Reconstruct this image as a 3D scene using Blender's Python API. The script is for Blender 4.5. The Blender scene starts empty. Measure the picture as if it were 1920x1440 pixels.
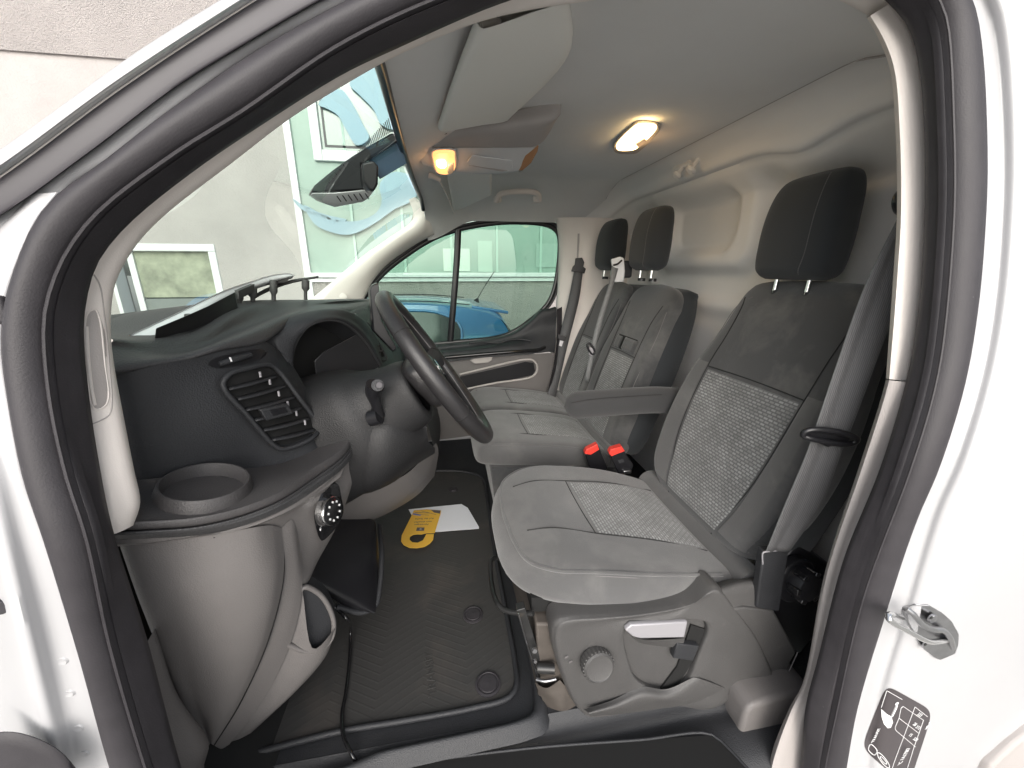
import bpy, bmesh, math, random
from mathutils import Vector, Matrix
random.seed(7)
SC = bpy.context.scene
COL = SC.collection
# ------------------------------------------------------------------ camera
F = 725.0
_a = Vector((832 - 960, -(507 - 720), -F)).normalized()          # world +Y seen by the lens
_d = Vector((1, 0, 0))
_n = _d.cross(_a); _n.normalize()
if _n.y < 0: _n = -_n
AX = [_a.cross(_n), _a, _n]                                       # world axes in lens coordinates
CAM = Vector((0, 0, 1.0))
RM = Matrix((AX[0], AX[1], AX[2]))                                # lens -> world
cam_data = bpy.data.cameras.new('camera'); cam = bpy.data.objects.new('camera', cam_data)
COL.objects.link(cam); SC.camera = cam
cam_data.sensor_width = 36; cam_data.lens = 36 * F / 1920
cam_data.clip_start = 0.02; cam_data.clip_end = 500
cam.matrix_world = Matrix.Translation(CAM) @ RM.to_4x4()
# ------------------------------------------------------------------ sky, sun, exposure
SUN_EL, SUN_AZ = 27, 190                                          # degrees; azimuth clockwise from +Y
world = bpy.data.worlds.new('World'); SC.world = world; world.use_nodes = True
wn = world.node_tree.nodes; wl = world.node_tree.links
bg = wn['Background']; sky = wn.new('ShaderNodeTexSky'); sky.sky_type = 'NISHITA'; sky.sun_disc = False
sky.sun_elevation = math.radians(SUN_EL); sky.sun_rotation = math.radians(SUN_AZ)
sky.air_density = 1.0; sky.dust_density = 3.0; sky.ozone_density = 1.0
hs = wn.new('ShaderNodeHueSaturation'); hs.inputs['Saturation'].default_value = 0.35
wl.new(sky.outputs[0], hs.inputs['Color']); wl.new(hs.outputs[0], bg.inputs[0]); bg.inputs[1].default_value = 0.15
sd = bpy.data.lights.new('sun', 'SUN'); sun = bpy.data.objects.new('sun', sd); COL.objects.link(sun)
sd.energy = 1.5; sd.angle = math.radians(80); sd.color = (1, .975, .95)
_s = Vector((math.sin(math.radians(SUN_AZ)) * math.cos(math.radians(SUN_EL)), math.cos(math.radians(SUN_AZ)) * math.cos(math.radians(SUN_EL)), math.sin(math.radians(SUN_EL))))
sun.rotation_euler = _s.to_track_quat('Z', 'Y').to_euler()
vs = SC.view_settings; vs.view_transform = 'Standard'; vs.look = 'None'; vs.gamma = 1; vs.exposure = 0.74
vs.use_curve_mapping = False
SC.cycles.use_denoising = True
SC.cycles.max_bounces = 10; SC.cycles.diffuse_bounces = 6; SC.cycles.transparent_max_bounces = 12
SC.cycles.sample_clamp_indirect = 6
# ------------------------------------------------------------------ geometry helpers
def P(u, v, y=None, x=None, z=None):
    """point where the sight line through photo pixel (u, v) meets the real plane x=, y= or z="""
    d = RM @ Vector((u - 960, -(v - 720), -F))
    if x is not None: t = (x - CAM.x) / d.x
    elif y is not None: t = (y - CAM.y) / d.y
    else: t = (z - CAM.z) / d.z
    return CAM + d * t
def PT(u, v, y0):
    """on the door side of the van: upright to belt height, leaning inboard above it"""
    p = P(u, v, y=y0)
    if p.z > .75:
        d = RM @ Vector((u - 960, -(v - 720), -F)); k = .17
        t = (y0 + k * (CAM.z - .75)) / (d.y - k * d.z); p = CAM + d * t
    return p
def BK(p, k, dx=0, dz=0):
    """a point k metres further along the depth of a return edge, flaring away from the opening"""
    q = CAM + (p - CAM) * (1 + k / max(p.y, .1)); c = Vector((.18, p.y, .72)); d = (p - c); d.y = 0
    return q + d.normalized() * .006 + Vector((dx, 0, dz))
def L3(pts, f=None):
    out = []
    for p in pts:
        if isinstance(p, Vector): out.append(p)
        else: out.append((f or (lambda u, v, y: P(u, v, y=y)))(*p))
    return out
def crom(pts, n, closed=False, lin=False):
    """resample a 3D polyline to n points (smooth unless lin)"""
    m = len(pts); seg = m if closed else m - 1
    dense = []
    for i in range(seg):
        p1, p2 = pts[i % m], pts[(i + 1) % m]
        p0 = pts[(i - 1) % m] if (closed or i > 0) else p1 + (p1 - p2)
        p3 = pts[(i + 2) % m] if (closed or i + 2 < m) else p2 + (p2 - p1)
        K = 14
        a = max((p1 - p0).length, 1e-6) ** .5; b = max((p2 - p1).length, 1e-6) ** .5; c = max((p3 - p2).length, 1e-6) ** .5
        for k in range(K):
            t = k / K
            if lin: dense.append(p1.lerp(p2, t)); continue
            m1 = (p2 - p1) + b * ((p1 - p0) / a - (p2 - p0) / (a + b))
            m2 = (p2 - p1) + b * ((p3 - p2) / c - (p3 - p1) / (b + c))
            t2, t3 = t * t, t * t * t
            dense.append((2*t3 - 3*t2 + 1) * p1 + (t3 - 2*t2 + t) * m1 + (-2*t3 + 3*t2) * p2 + (t3 - t2) * m2)
    dense.append(pts[0] if closed else pts[-1])
    acc = [0]
    for i in range(1, len(dense)): acc.append(acc[-1] + (dense[i] - dense[i-1]).length)
    T = acc[-1]; out = []; j = 0; N = n if closed else n - 1
    for i in range(n):
        s = T * i / N
        while j < len(acc) - 2 and acc[j+1] < s: j += 1
        dd = acc[j+1] - acc[j]
        out.append(dense[j].lerp(dense[j+1], (s - acc[j]) / dd if dd > 1e-9 else 0))
    return out
def across(p, k, lin=False):
    """insert smooth points between rows: p = list of rows (equal length) -> list of rows"""
    cols = list(zip(*p)); nc = []
    for c in cols:
        c = list(c); r = []
        for i in range(len(c) - 1):
            p1, p2 = c[i], c[i+1]
            p0 = c[i-1] if i else p1 + (p1 - p2); p3 = c[i+2] if i + 2 < len(c) else p2 + (p2 - p1)
            for q in range(k):
                t = q / k
                if lin: r.append(p1.lerp(p2, t)); continue
                r.append(.5 * ((2*p1) + (p2 - p0)*t + (2*p0 - 5*p1 + 4*p2 - p3)*t*t + (3*p1 - p0 - 3*p2 + p3)*t**3))
        r.append(c[-1]); nc.append(r)
    return [list(r) for r in zip(*nc)]
def root_of(o):
    while o.parent: o = o.parent
    return o
def mk(name, V, Fc, mat, parent=None, smooth=40, uv=None, mats=None, mi=None):
    off = root_of(parent).location if parent else Vector((0, 0, 0))
    me = bpy.data.meshes.new(name); me.from_pydata([tuple(Vector(v) - off) for v in V], [], Fc); me.update()
    o = bpy.data.objects.new(name, me); COL.objects.link(o)
    me.materials.append(mat)
    for m in (mats or []): me.materials.append(m)
    if mi: 
        for p, i in zip(me.polygons, mi): p.material_index = i
    if uv:
        ul = me.uv_layers.new(name='UVMap')
        for lp in me.loops: ul.data[lp.index].uv = uv[lp.vertex_index]
    if smooth:
        for p in me.polygons: p.use_smooth = True
        me.set_sharp_from_angle(angle=math.radians(smooth))
    if parent: o.parent = parent
    return o
def grid(name, rows, mat, parent=None, cr=False, cc=False, smooth=60, thick=0, bev=0, flip=False):
    nr, nc = len(rows), len(rows[0]); V = [p for r in rows for p in r]; Fc = []
    for i in range(nr if cr else nr - 1):
        for j in range(nc if cc else nc - 1):
            q = (i*nc + j, i*nc + (j+1) % nc, ((i+1) % nr)*nc + (j+1) % nc, ((i+1) % nr)*nc + j)
            Fc.append(q[::-1] if flip else q)
    # texture coordinates in metres
    us = [0] * nc; mid = rows[nr // 2]
    for j in range(1, nc): us[j] = us[j-1] + (mid[j] - mid[j-1]).length
    vv = [0] * nr; mj = nc // 2
    for i in range(1, nr): vv[i] = vv[i-1] + (rows[i][mj] - rows[i-1][mj]).length
    uv = [(us[j], vv[i]) for i in range(nr) for j in range(nc)]
    o = mk(name, V, Fc, mat, parent, smooth, uv)
    if thick:
        m = o.modifiers.new('s', 'SOLIDIFY'); m.thickness = thick; m.offset = -1
    if bev:
        m = o.modifiers.new('b', 'BEVEL'); m.width = bev; m.segments = 3; m.limit_method = 'ANGLE'; m.harden_normals = False
    return o
def loft(name, curves, mat, parent=None, n=40, k=4, f=None, lin=False, linx=False, closed=False, thick=0, flip=False, smooth=60, bev=0):
    rows = [crom(L3(c, f), n, closed, lin) for c in curves]
    rows = across(rows, k, linx) if len(rows) > 1 else rows
    return grid(name, rows, mat, parent, cc=closed, thick=thick, flip=flip, smooth=smooth, bev=bev)
def tube(name, pts, r, mat, parent=None, n=40, seg=10, closed=False, f=None, flat=None, lin=False, rr=None, get=False):
    """sweep a round (or flat=(vector, ratio) squeezed) section"""
    c = crom(L3(pts, f), n, closed, lin); V = []; Fc = []
    up = Vector((0, 0, 1)); prev = None
    for i, p in enumerate(c):
        a = c[(i-1) % n] if (closed or i) else p; b = c[(i+1) % n] if (closed or i < n-1) else p
        t = (b - a).normalized()
        if prev is None:
            prev = t.cross(up if abs(t.z) < .9 else Vector((1, 0, 0))).normalized()
        s = (prev - t * prev.dot(t)).normalized(); prev = s
        w = t.cross(s)
        rad = rr(i / (n - 1)) * r if rr else r
        for q in range(seg):
            th = 2 * math.pi * q / seg
            o_ = s * math.cos(th) * rad + w * math.sin(th) * rad
            if flat: o_ -= flat[0] * o_.dot(flat[0]) * (1 - flat[1])
            V.append(p + o_)
    for i in range(n if closed else n-1):
        for q in range(seg):
            Fc.append((i*seg + q, i*seg + (q+1) % seg, ((i+1) % n)*seg + (q+1) % seg, ((i+1) % n)*seg + q))
    if not closed:
        Fc.append(tuple(range(seg))[::-1]); Fc.append(tuple((n-1)*seg + q for q in range(seg)))
    if get: return V, Fc
    return mk(name, V, Fc, mat, parent, 50)
def joinm(name, parts, mat, parent=None, smooth=40):
    V = []; Fc = []
    for v, f in parts:
        b = len(V); V += list(v); Fc += [tuple(i + b for i in q) for q in f]
    return mk(name, V, Fc, mat, parent, smooth)
def boxg(c, h, R=None):
    """box as (verts, faces): centre, half sizes, optional 3x3 of axes"""
    c = Vector(c); V = []
    for sx in (-1, 1):
        for sy in (-1, 1):
            for sz in (-1, 1):
                o_ = Vector((sx*h[0], sy*h[1], sz*h[2])); V.append(c + (R @ o_ if R else o_))
    return V, [(0,1,3,2), (4,6,7,5), (0,4,5,1), (2,3,7,6), (0,2,6,4), (1,5,7,3)]
def box(name, c, h, mat, parent=None, R=None, bev=.004, seg=3):
    V, Fc = boxg(c, h, R); o = mk(name, V, Fc, mat, parent, 0)
    if bev: bevel(o, bev, seg)
    return o
def bevel(o, w, seg=3, ang=30):
    m = o.modifiers.new('b', 'BEVEL'); m.width = w; m.segments = seg; m.limit_method = 'ANGLE'; m.angle_limit = math.radians(ang)
    for p in o.data.polygons: p.use_smooth = True
    o.data.set_sharp_from_angle(angle=math.radians(50))
    return o
def prism(name, out, vec, mat, parent=None, f=None, bev=.003, seg=3, get=False, rnd=0):
    """extrude a traced outline by vec; rnd>0 resamples it smoothly"""
    p = L3(out, f)
    if rnd: p = crom(p, rnd, True)
    nrm = Vector((0,0,0))
    for i in range(len(p)): nrm += p[i].cross(p[(i+1) % len(p)])
    vec = Vector(vec)
    if nrm.dot(vec) > 0: p = p[::-1]
    n = len(p); V = p + [q + vec for q in p]
    Fc = [tuple(range(n)), tuple(range(2*n - 1, n - 1, -1))] + [(i, i + n, (i+1) % n + n, (i+1) % n) for i in range(n)]
    if get: return V, Fc
    o = mk(name, V, Fc, mat, parent, 40)
    if bev: bevel(o, bev, seg)
    return o
def disc(name, c, ax, r, h, mat, parent=None, n=40, prof=None, rib=0, ribn=24):
    """lathe round axis ax through c; prof = [(radius, height)]"""
    ax = Vector(ax).normalized(); s = ax.orthogonal().normalized(); w = ax.cross(s); c = Vector(c)
    prof = prof or [(0, 0), (r, 0), (r, h*.85), (r*.94, h), (0, h)]
    V = []; Fc = []
    for (pr, ph) in prof:
        for q in range(n):
            th = 2*math.pi*q/n; R_ = pr * (1 + (rib * (1 if math.cos(ribn*th) > 0 else 0) if pr > r * .9 else 0))
            V.append(c + ax*ph + (s*math.cos(th) + w*math.sin(th)) * R_)
    for i in range(len(prof) - 1):
        for q in range(n): Fc.append((i*n+q, i*n+(q+1) % n, (i+1)*n+(q+1) % n, (i+1)*n+q))
    return mk(name, V, Fc, mat, parent, 35)
def thing(name, label, cat, loc=(0, 0, 0), group=None):
    o = bpy.data.objects.new(name, None); COL.objects.link(o); o.location = Vector(loc); o.empty_display_size = .05
    return tag(o, label, cat, group)
def tag(o, label=None, cat=None, group=None, kind=None):
    if label: o['label'] = label
    if cat: o['category'] = cat
    if group: o['group'] = group
    if kind: o['kind'] = kind
    return o
def pillow(name, O, A, B, N, st, mat, parent, ex=3.0, bol=None, nq=28, ns=44, back=1.0):
    """upholstered body: O origin, A length axis, B lateral axis, N face normal; st = [(s, halfwidth, halfthick, lateral shift, normal shift)]"""
    O, A, B, N = map(Vector, (O, A, B, N))
    def prm(s):
        s = max(st[0][0], min(st[-1][0], s))
        for i in range(len(st) - 1):
            if s <= st[i+1][0]: break
        a, b = st[i], st[i+1]; t = (s - a[0]) / (b[0] - a[0])
        p0 = st[i-1] if i else a; p3 = st[i+2] if i + 2 < len(st) else b
        r = []
        for c in range(1, 5):
            m1 = (b[c] - p0[c]) / max(b[0] - p0[0], 1e-6) * (b[0] - a[0]); m2 = (p3[c] - a[c]) / max(p3[0] - a[0], 1e-6) * (b[0] - a[0])
            t2, t3 = t*t, t**3
            r.append((2*t3-3*t2+1)*a[c] + (t3-2*t2+t)*m1 + (-2*t3+3*t2)*b[c] + (t3-t2)*m2)
        return r
    def face(s, q, off=0, side=1):
        w, h, dy, dn = prm(s)
        w = max(w, .001); h = max(h, .001)
        e = max(0, 1 - abs(q)**ex) ** (1/ex) * h
        b = bol(s, q) * min(1, h/.05) if (bol and side > 0) else 0
        return O + A*s + B*(dy + w*q) + N*(dn + side*e*(1 if side > 0 else back) + b + off)
    rows = []
    s0, s1 = st[0][0], st[-1][0]
    for i in range(ns + 1):
        t = i / ns; s = s0 + (s1 - s0) * (.5 - .5*math.cos(math.pi*t)) if True else 0
        ring = []
        for j in range(nq + 1):
            q = -math.cos(math.pi * j / nq); q = math.copysign(abs(q)**.8, q)
            ring.append(face(s, q))
        for j in range(nq - 1, 0, -1):
            q = -math.cos(math.pi * j / nq); q = math.copysign(abs(q)**.8, q)
            ring.append(face(s, q, side=-1))
        rows.append(ring)
    nc = len(rows[0]); V = [p for r in rows for p in r]; Fc = []
    for i in range(ns):
        for j in range(nc): Fc.append((i*nc+j, i*nc+(j+1) % nc, (i+1)*nc+(j+1) % nc, (i+1)*nc+j))
    Fc.append(tuple(range(nc))[::-1]); Fc.append(tuple(ns*nc + j for j in range(nc)))
    o = mk(name, V, Fc, mat, parent, 80)
    bm = bmesh.new(); bm.from_mesh(o.data); bmesh.ops.recalc_face_normals(bm, faces=bm.faces); bm.to_mesh(o.data); bm.free()
    return o, face
def panel_on(name, face, s0, s1, q0, q1, mat, parent, off=.002, n=24, m=24, q0b=None, q1b=None):
    """a sewn panel lying on a pillow's face; q limits may change from s0 to s1"""
    rows = []
    for i in range(n + 1):
        s = s0 + (s1 - s0) * i / n; r = []
        qa = q0 + ((q0b if q0b is not None else q0) - q0) * i / n; qb = q1 + ((q1b if q1b is not None else q1) - q1) * i / n
        for j in range(m + 1):
            e = min(i, n - i, j, m - j)
            r.append(face(s, qa + (qb - qa) * j / m, off if e > 0 else -.003))
        rows.append(r)
    o = grid(name, rows, mat, parent)
    bm = bmesh.new(); bm.from_mesh(o.data); bmesh.ops.recalc_face_normals(bm, faces=bm.faces); bm.to_mesh(o.data); bm.free()
    return o
def seam_on(name, face, pts, mat, parent, r=.0018, off=.001, n=50):
    return tube(name, [face(s, q, off) for s, q in pts], r, mat, parent, n=n, seg=6)
from mathutils.bvhtree import BVHTree
def on_surface(o, off=0):
    """returns f(u, v, standoff): where the sight line meets mesh o"""
    base = root_of(o).location
    t = BVHTree.FromPolygons([v.co + base for v in o.data.vertices], [tuple(p.vertices) for p in o.data.polygons])
    def f(u, v, k=0):
        d = (RM @ Vector((u - 960, -(v - 720), -F))).normalized(); h = t.ray_cast(CAM, d)[0]
        if h is None: h = P(u, v, y=.48)
        return h - d*k
    return f
# ------------------------------------------------------------------ materials
def mat(name, col, rough=.5, bump=0, bscale=200, metal=0, var=0, vscale=8, coat=0, spec=.5, sheen=0, emit=None, es=0, stain=None, bdist=.001, aniso=None, voro=False):
    m = bpy.data.materials.new(name); m.use_nodes = True; nt = m.node_tree; n, l = nt.nodes, nt.links
    b = n['Principled BSDF']; b.inputs['Base Color'].default_value = (*col, 1); b.inputs['Roughness'].default_value = rough
    b.inputs['Metallic'].default_value = metal; b.inputs['Specular IOR Level'].default_value = spec
    b.inputs['Coat Weight'].default_value = coat; b.inputs['Coat Roughness'].default_value = .05
    if sheen: b.inputs['Sheen Weight'].default_value = sheen; b.inputs['Sheen Roughness'].default_value = .6
    if emit: b.inputs['Emission Color'].default_value = (*emit, 1); b.inputs['Emission Strength'].default_value = es
    tc = n.new('ShaderNodeTexCoord')
    out = None
    if var:
        t = n.new('ShaderNodeTexNoise'); t.inputs['Scale'].default_value = vscale; t.inputs['Detail'].default_value = 6; t.inputs['Roughness'].default_value = .65
        l.new(tc.outputs['Object'], t.inputs['Vector'])
        r = n.new('ShaderNodeMapRange'); r.inputs[1].default_value = .3; r.inputs[2].default_value = .7; r.inputs[3].default_value = 1 - var; r.inputs[4].default_value = 1 + var
        l.new(t.outputs[0], r.inputs[0])
        x = n.new('ShaderNodeVectorMath'); x.operation = 'SCALE'; x.inputs[0].default_value = col; l.new(r.outputs[0], x.inputs['Scale']); out = x.outputs[0]
        r2 = n.new('ShaderNodeMapRange'); r2.inputs[1].default_value = .3; r2.inputs[2].default_value = .7; r2.inputs[3].default_value = max(.02, rough*(1-var*.5)); r2.inputs[4].default_value = min(1, rough*(1+var*.5))
        l.new(t.outputs[0], r2.inputs[0]); l.new(r2.outputs[0], b.inputs['Roughness'])
    if stain:   # stain = (colour, scale, lo, hi, amount)
        t = n.new('ShaderNodeTexNoise'); t.inputs['Scale'].default_value = stain[1]; t.inputs['Detail'].default_value = 9; t.inputs['Roughness'].default_value = .62; t.inputs['Distortion'].default_value = .4
        l.new(tc.outputs['Object'], t.inputs['Vector'])
        r = n.new('ShaderNodeMapRange'); r.inputs[1].default_value = stain[2]; r.inputs[2].default_value = stain[3]; r.inputs[4].default_value = stain[4]
        l.new(t.outputs[0], r.inputs[0])
        x = n.new('ShaderNodeMix'); x.data_type = 'RGBA'; l.new(r.outputs[0], x.inputs[0]); x.inputs[7].default_value = (*stain[0], 1)
        if out: l.new(out, x.inputs[6])
        else: x.inputs[6].default_value = (*col, 1)
        out = x.outputs[2]
    if out: l.new(out, b.inputs['Base Color'])
    if bump:
        t = n.new('ShaderNodeTexVoronoi' if voro else 'ShaderNodeTexNoise'); t.inputs['Scale'].default_value = bscale
        if not voro: t.inputs['Detail'].default_value = 3
        l.new(tc.outputs['Object'], t.inputs['Vector'])
        bp = n.new('ShaderNodeBump'); bp.inputs['Strength'].default_value = bump; bp.inputs['Distance'].default_value = bdist
        l.new(t.outputs[0], bp.inputs['Height']); l.new(bp.outputs[0], b.inputs['Normal'])
    return m
M = {}
M['paint'] = mat('white_paint', (.46, .46, .47),   .34, coat=.35, var=.03, vscale=3)
M['rubber'] = mat('door_rubber', (.036, .033, .037), .55, bump=.25, bscale=500, var=.15, vscale=25, spec=.45, stain=((.25, .24, .24), 60, .70, .8, .5))
M['frit'] = mat('pillar_strip', (.062, .058, .065), .45, var=.05)
M['trim'] = mat('pale_trim', (.80, .745, .70), .6, bump=.2, bscale=700, var=.03, vscale=6)
M['trimgrey'] = mat('grey_trim', (.42, .39, .375), .55, bump=.3, bscale=600, var=.05)
M['lower'] = mat('taupe_plastic', (.155, .145, .141), .5, bump=.35, bscale=500, var=.05, vscale=5, voro=True)
M['dark'] = mat('charcoal_plastic', (.023, .024, .027), .55, bump=.5, bscale=420, voro=True, var=.1, vscale=10, spec=.5)
M['pad'] = mat('soft_dash_pad', (.05, .05, .052), .5, bump=.7, bscale=380, voro=True, var=.1)
M['black'] = mat('smooth_black', (.012, .012, .014), .3)
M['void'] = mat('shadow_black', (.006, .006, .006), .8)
M['gloss'] = mat('gloss_black', (.01, .01, .011), .08, coat=.3)
M['screen'] = mat('instrument_lens', (.03, .03, .032), .22)
M['liner'] = mat('headliner_cloth', (.72, .72, .71), .95, bump=.35, bscale=900, var=.03, vscale=4, sheen=.2)
M['visor'] = mat('visor_vinyl', (.84, .84, .80), .7, bump=.2, bscale=800)
M['bulk'] = mat('bulkhead_moulding', (.80, .785, .765), .7, bump=.12, bscale=700, var=.02, vscale=4)
M['fab'] = mat('charcoal_fabric', (.070, .069, .069), .92, bump=.4, bscale=1400, sheen=.35, var=.12, vscale=9, stain=((.15, .146, .14), 6, .48, .72, .6))
M['fabd'] = mat('dark_fabric', (.036, .037, .039), .9, bump=.4, bscale=1400, sheen=.3, var=.1, vscale=9, stain=((.12, .117, .112), 6, .50, .70, .7))
M['fabb'] = mat('black_fabric', (.016, .019, .022), .9, bump=.3, bscale=1500, sheen=.15, var=.1)
M['column'] = mat('black_column_plastic', (.012, .012, .013), .55, bump=.5, bscale=420, voro=True, var=.1)
M['tray'] = mat('grey_tray_plastic', (.060, .057, .058), .5, bump=.4, bscale=480, voro=True, var=.1, stain=((.13, .12, .12), 18, .6, .8, .3))
M['armfab'] = mat('armrest_fabric', (.030, .030, .031), .9, bump=.4, bscale=1400, sheen=.2, var=.1)
M['stitch'] = mat('stitching', (.18, .17, .17), .9)
M['seam'] = mat('seam_shadow', (.02, .02, .02), .9)
M['belt'] = mat('belt_webbing', (.055, .055, .058), .6)
M['beltl'] = mat('belt_webbing_pale', (.13, .135, .135), .6)
M['plastic'] = mat('seat_plastic', (.070, .068, .067), .5, bump=.5, bscale=520, voro=True, var=.08, stain=((.20, .19, .18), 30, .62, .8, .35))
M['metal'] = mat('bare_steel', (.45, .45, .46), .3, metal=1, var=.1, vscale=40)
M['chrome'] = mat('polished_steel', (.75, .75, .75), .15, metal=1)
M['silver'] = mat('silver_plastic', (.38, .37, .39), .35, metal=.3)
M['blkmetal'] = mat('black_steel', (.02, .02, .02), .35, var=.3, vscale=30, stain=((.16, .13, .1), 20, .6, .75, .5))
M['mud'] = mat('dusty_steel', (.07, .06, .052), .6, var=.3, vscale=15)
M['red'] = mat('red_button', (.75, .05, .035), .4)
M['leather'] = mat('wheel_leather', (.022, .021, .022), .33, bump=.4, bscale=500, voro=True, var=.12, vscale=14)
M['yellow'] = mat('yellow_card', (.80, .47, .06), .5)
M['paper'] = mat('white_paper', (.80, .82, .86), .6)
M['ink'] = mat('grey_print', (.12, .10, .10), .6)
M['inkb'] = mat('blue_print', (.15, .2, .5), .6)
M['white'] = mat('white_print', (.75, .75, .75), .5)
M['label'] = mat('sticker_black', (.06, .052, .055), .4)
M['lampwarm'] = mat('lamp_lens_lit', (.9, .7, .4), .3, emit=(1, .70, .32), es=5)
M['lampmap'] = mat('map_lamp_lens_lit', (.9, .5, .3), .3, emit=(1, .42, .13), es=1.1)
M['lens'] = mat('clear_lens', (.6, .58, .56), .2)
M['console'] = mat('console_plastic', (.70, .71, .72), .55, bump=.2, bscale=600)
M['plaster'] = mat('smooth_plaster', (.43, .40, .385), .9, bump=.5, bscale=40, var=.08, vscale=1.5, bdist=.015, stain=((.36,.34,.33), .9, .55, .8, .45))
M['rough'] = mat('rough_plaster', (.38, .35, .335), .95, bump=1, bscale=55, var=.06, vscale=2, bdist=.03)
M['whiteframe'] = mat('white_window_frame', (.72, .73, .73), .4)
M['greenp'] = mat('green_glass_panel', (.26, .36, .31), .25, var=.10, vscale=1.2, stain=((.40,.46,.42), 1.5, .5, .8, .5))
M['rib'] = mat('pale_green_rib', (.42, .56, .49), .5)
M['bluerefl'] = mat('blue_reflection_colour', (.27, .40, .47), .5)
M['blue2'] = mat('car_paint_blue', (.05, .21, .46), .25, coat=.8)
M['carglass'] = mat('car_glass', (.04, .05, .05), .12)
M['tail'] = mat('tail_lamp', (.25, .08, .08), .15, coat=.5)
M['asphalt'] = mat('pale_paving', (.38, .37, .35), .9, bump=.6, bscale=80, var=.15, vscale=3, bdist=.01)
def glassmat(name, tint, refl, rough=.0):
    m = bpy.data.materials.new(name); m.use_nodes = True; nt = m.node_tree; n, l = nt.nodes, nt.links
    n.remove(n['Principled BSDF']); t = n.new('ShaderNodeBsdfTransparent'); t.inputs[0].default_value = (*tint, 1)
    g = n.new('ShaderNodeBsdfGlossy'); g.inputs['Roughness'].default_value = rough
    lw = n.new('ShaderNodeLayerWeight'); pw = n.new('ShaderNodeMath'); pw.operation = 'POWER'; pw.inputs[1].default_value = 4.5; l.new(lw.outputs['Facing'], pw.inputs[0])
    lw.inputs['Blend'].default_value = .5
    fr = n.new('ShaderNodeMapRange'); fr.inputs[3].default_value = refl; fr.inputs[4].default_value = .8; l.new(pw.outputs[0], fr.inputs[0]); mx = n.new('ShaderNodeMixShader')
    l.new(fr.outputs[0], mx.inputs[0]); l.new(t.outputs[0], mx.inputs[1]); l.new(g.outputs[0], mx.inputs[2])
    l.new(mx.outputs[0], n['Material Output'].inputs[0]); return m
M['glass'] = glassmat('windscreen_glass', (.78, .88, .82), .03)
M['glassd'] = glassmat('door_glass', (.62, .74, .68), .03)
M['pane'] = glassmat('house_glass', (.5, .6, .55), .35)
def weave(name, base, hi, sx, sy):
    m = mat(name, base, .9, sheen=.3); n, l = m.node_tree.nodes, m.node_tree.links; b = n['Principled BSDF']
    tc = n['Texture Coordinate']; mp = n.new('ShaderNodeMapping'); l.new(tc.outputs['UV'], mp.inputs[0])
    br = n.new('ShaderNodeTexBrick'); br.inputs['Scale'].default_value = 1; br.inputs['Brick Width'].default_value = sx; br.inputs['Row Height'].default_value = sy
    br.inputs['Mortar Size'].default_value = sy*.24; br.inputs['Mortar Smooth'].default_value = .3; br.offset = .5
    br.inputs[1].default_value = (*hi, 1); br.inputs[2].default_value = (*[c*.62 for c in hi], 1); br.inputs[3].default_value = (*base, 1)
    l.new(mp.outputs[0], br.inputs['Vector'])
    t = n.new('ShaderNodeTexNoise'); t.inputs['Scale'].default_value = 14; t.inputs['Detail'].default_value = 6; l.new(tc.outputs['Object'], t.inputs['Vector'])
    r = n.new('ShaderNodeMapRange'); r.inputs[1].default_value = .3; r.inputs[2].default_value = .7; r.inputs[3].default_value = .8; r.inputs[4].default_value = 1.25; l.new(t.outputs[0], r.inputs[0])
    x = n.new('ShaderNodeVectorMath'); x.operation = 'SCALE'; l.new(br.outputs[0], x.inputs[0]); l.new(r.outputs[0], x.inputs['Scale']); l.new(x.outputs[0], b.inputs['Base Color'])
    bp = n.new('ShaderNodeBump'); bp.inputs['Strength'].default_value = .6; bp.inputs['Distance'].default_value = .0015
    iv = n.new('ShaderNodeMath'); iv.operation = 'SUBTRACT'; iv.inputs[0].default_value = 1; l.new(br.outputs[1], iv.inputs[1]); l.new(iv.outputs[0], bp.inputs['Height']); l.new(bp.outputs[0], b.inputs['Normal'])
    return m
M['weave'] = weave('woven_insert', (.095, .097, .097), (.27, .274, .272), .015, .0085)
def ribbed(name, base, hi, sc, axis='Y'):
    """fine woven ribs across a strap"""
    m = mat(name, base, .55); n, l = m.node_tree.nodes, m.node_tree.links; b = n['Principled BSDF']
    w = n.new('ShaderNodeTexWave'); w.bands_direction = axis; w.inputs['Scale'].default_value = sc; l.new(n['Texture Coordinate'].outputs['UV'], w.inputs[0])
    x = n.new('ShaderNodeMix'); x.data_type = 'RGBA'; x.inputs[6].default_value = (*base, 1); x.inputs[7].default_value = (*hi, 1); l.new(w.outputs[1], x.inputs[0]); l.new(x.outputs[2], b.inputs['Base Color'])
    bp = n.new('ShaderNodeBump'); bp.inputs['Strength'].default_value = .5; bp.inputs['Distance'].default_value = .0006; l.new(w.outputs[1], bp.inputs['Height']); l.new(bp.outputs[0], b.inputs['Normal'])
    return m
M['belt'] = ribbed('belt_webbing', (.05, .05, .052), (.12, .12, .124), 110, 'X')
M['beltl'] = ribbed('belt_webbing_pale', (.10, .105, .105), (.2, .205, .205), 60, 'Y')
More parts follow.
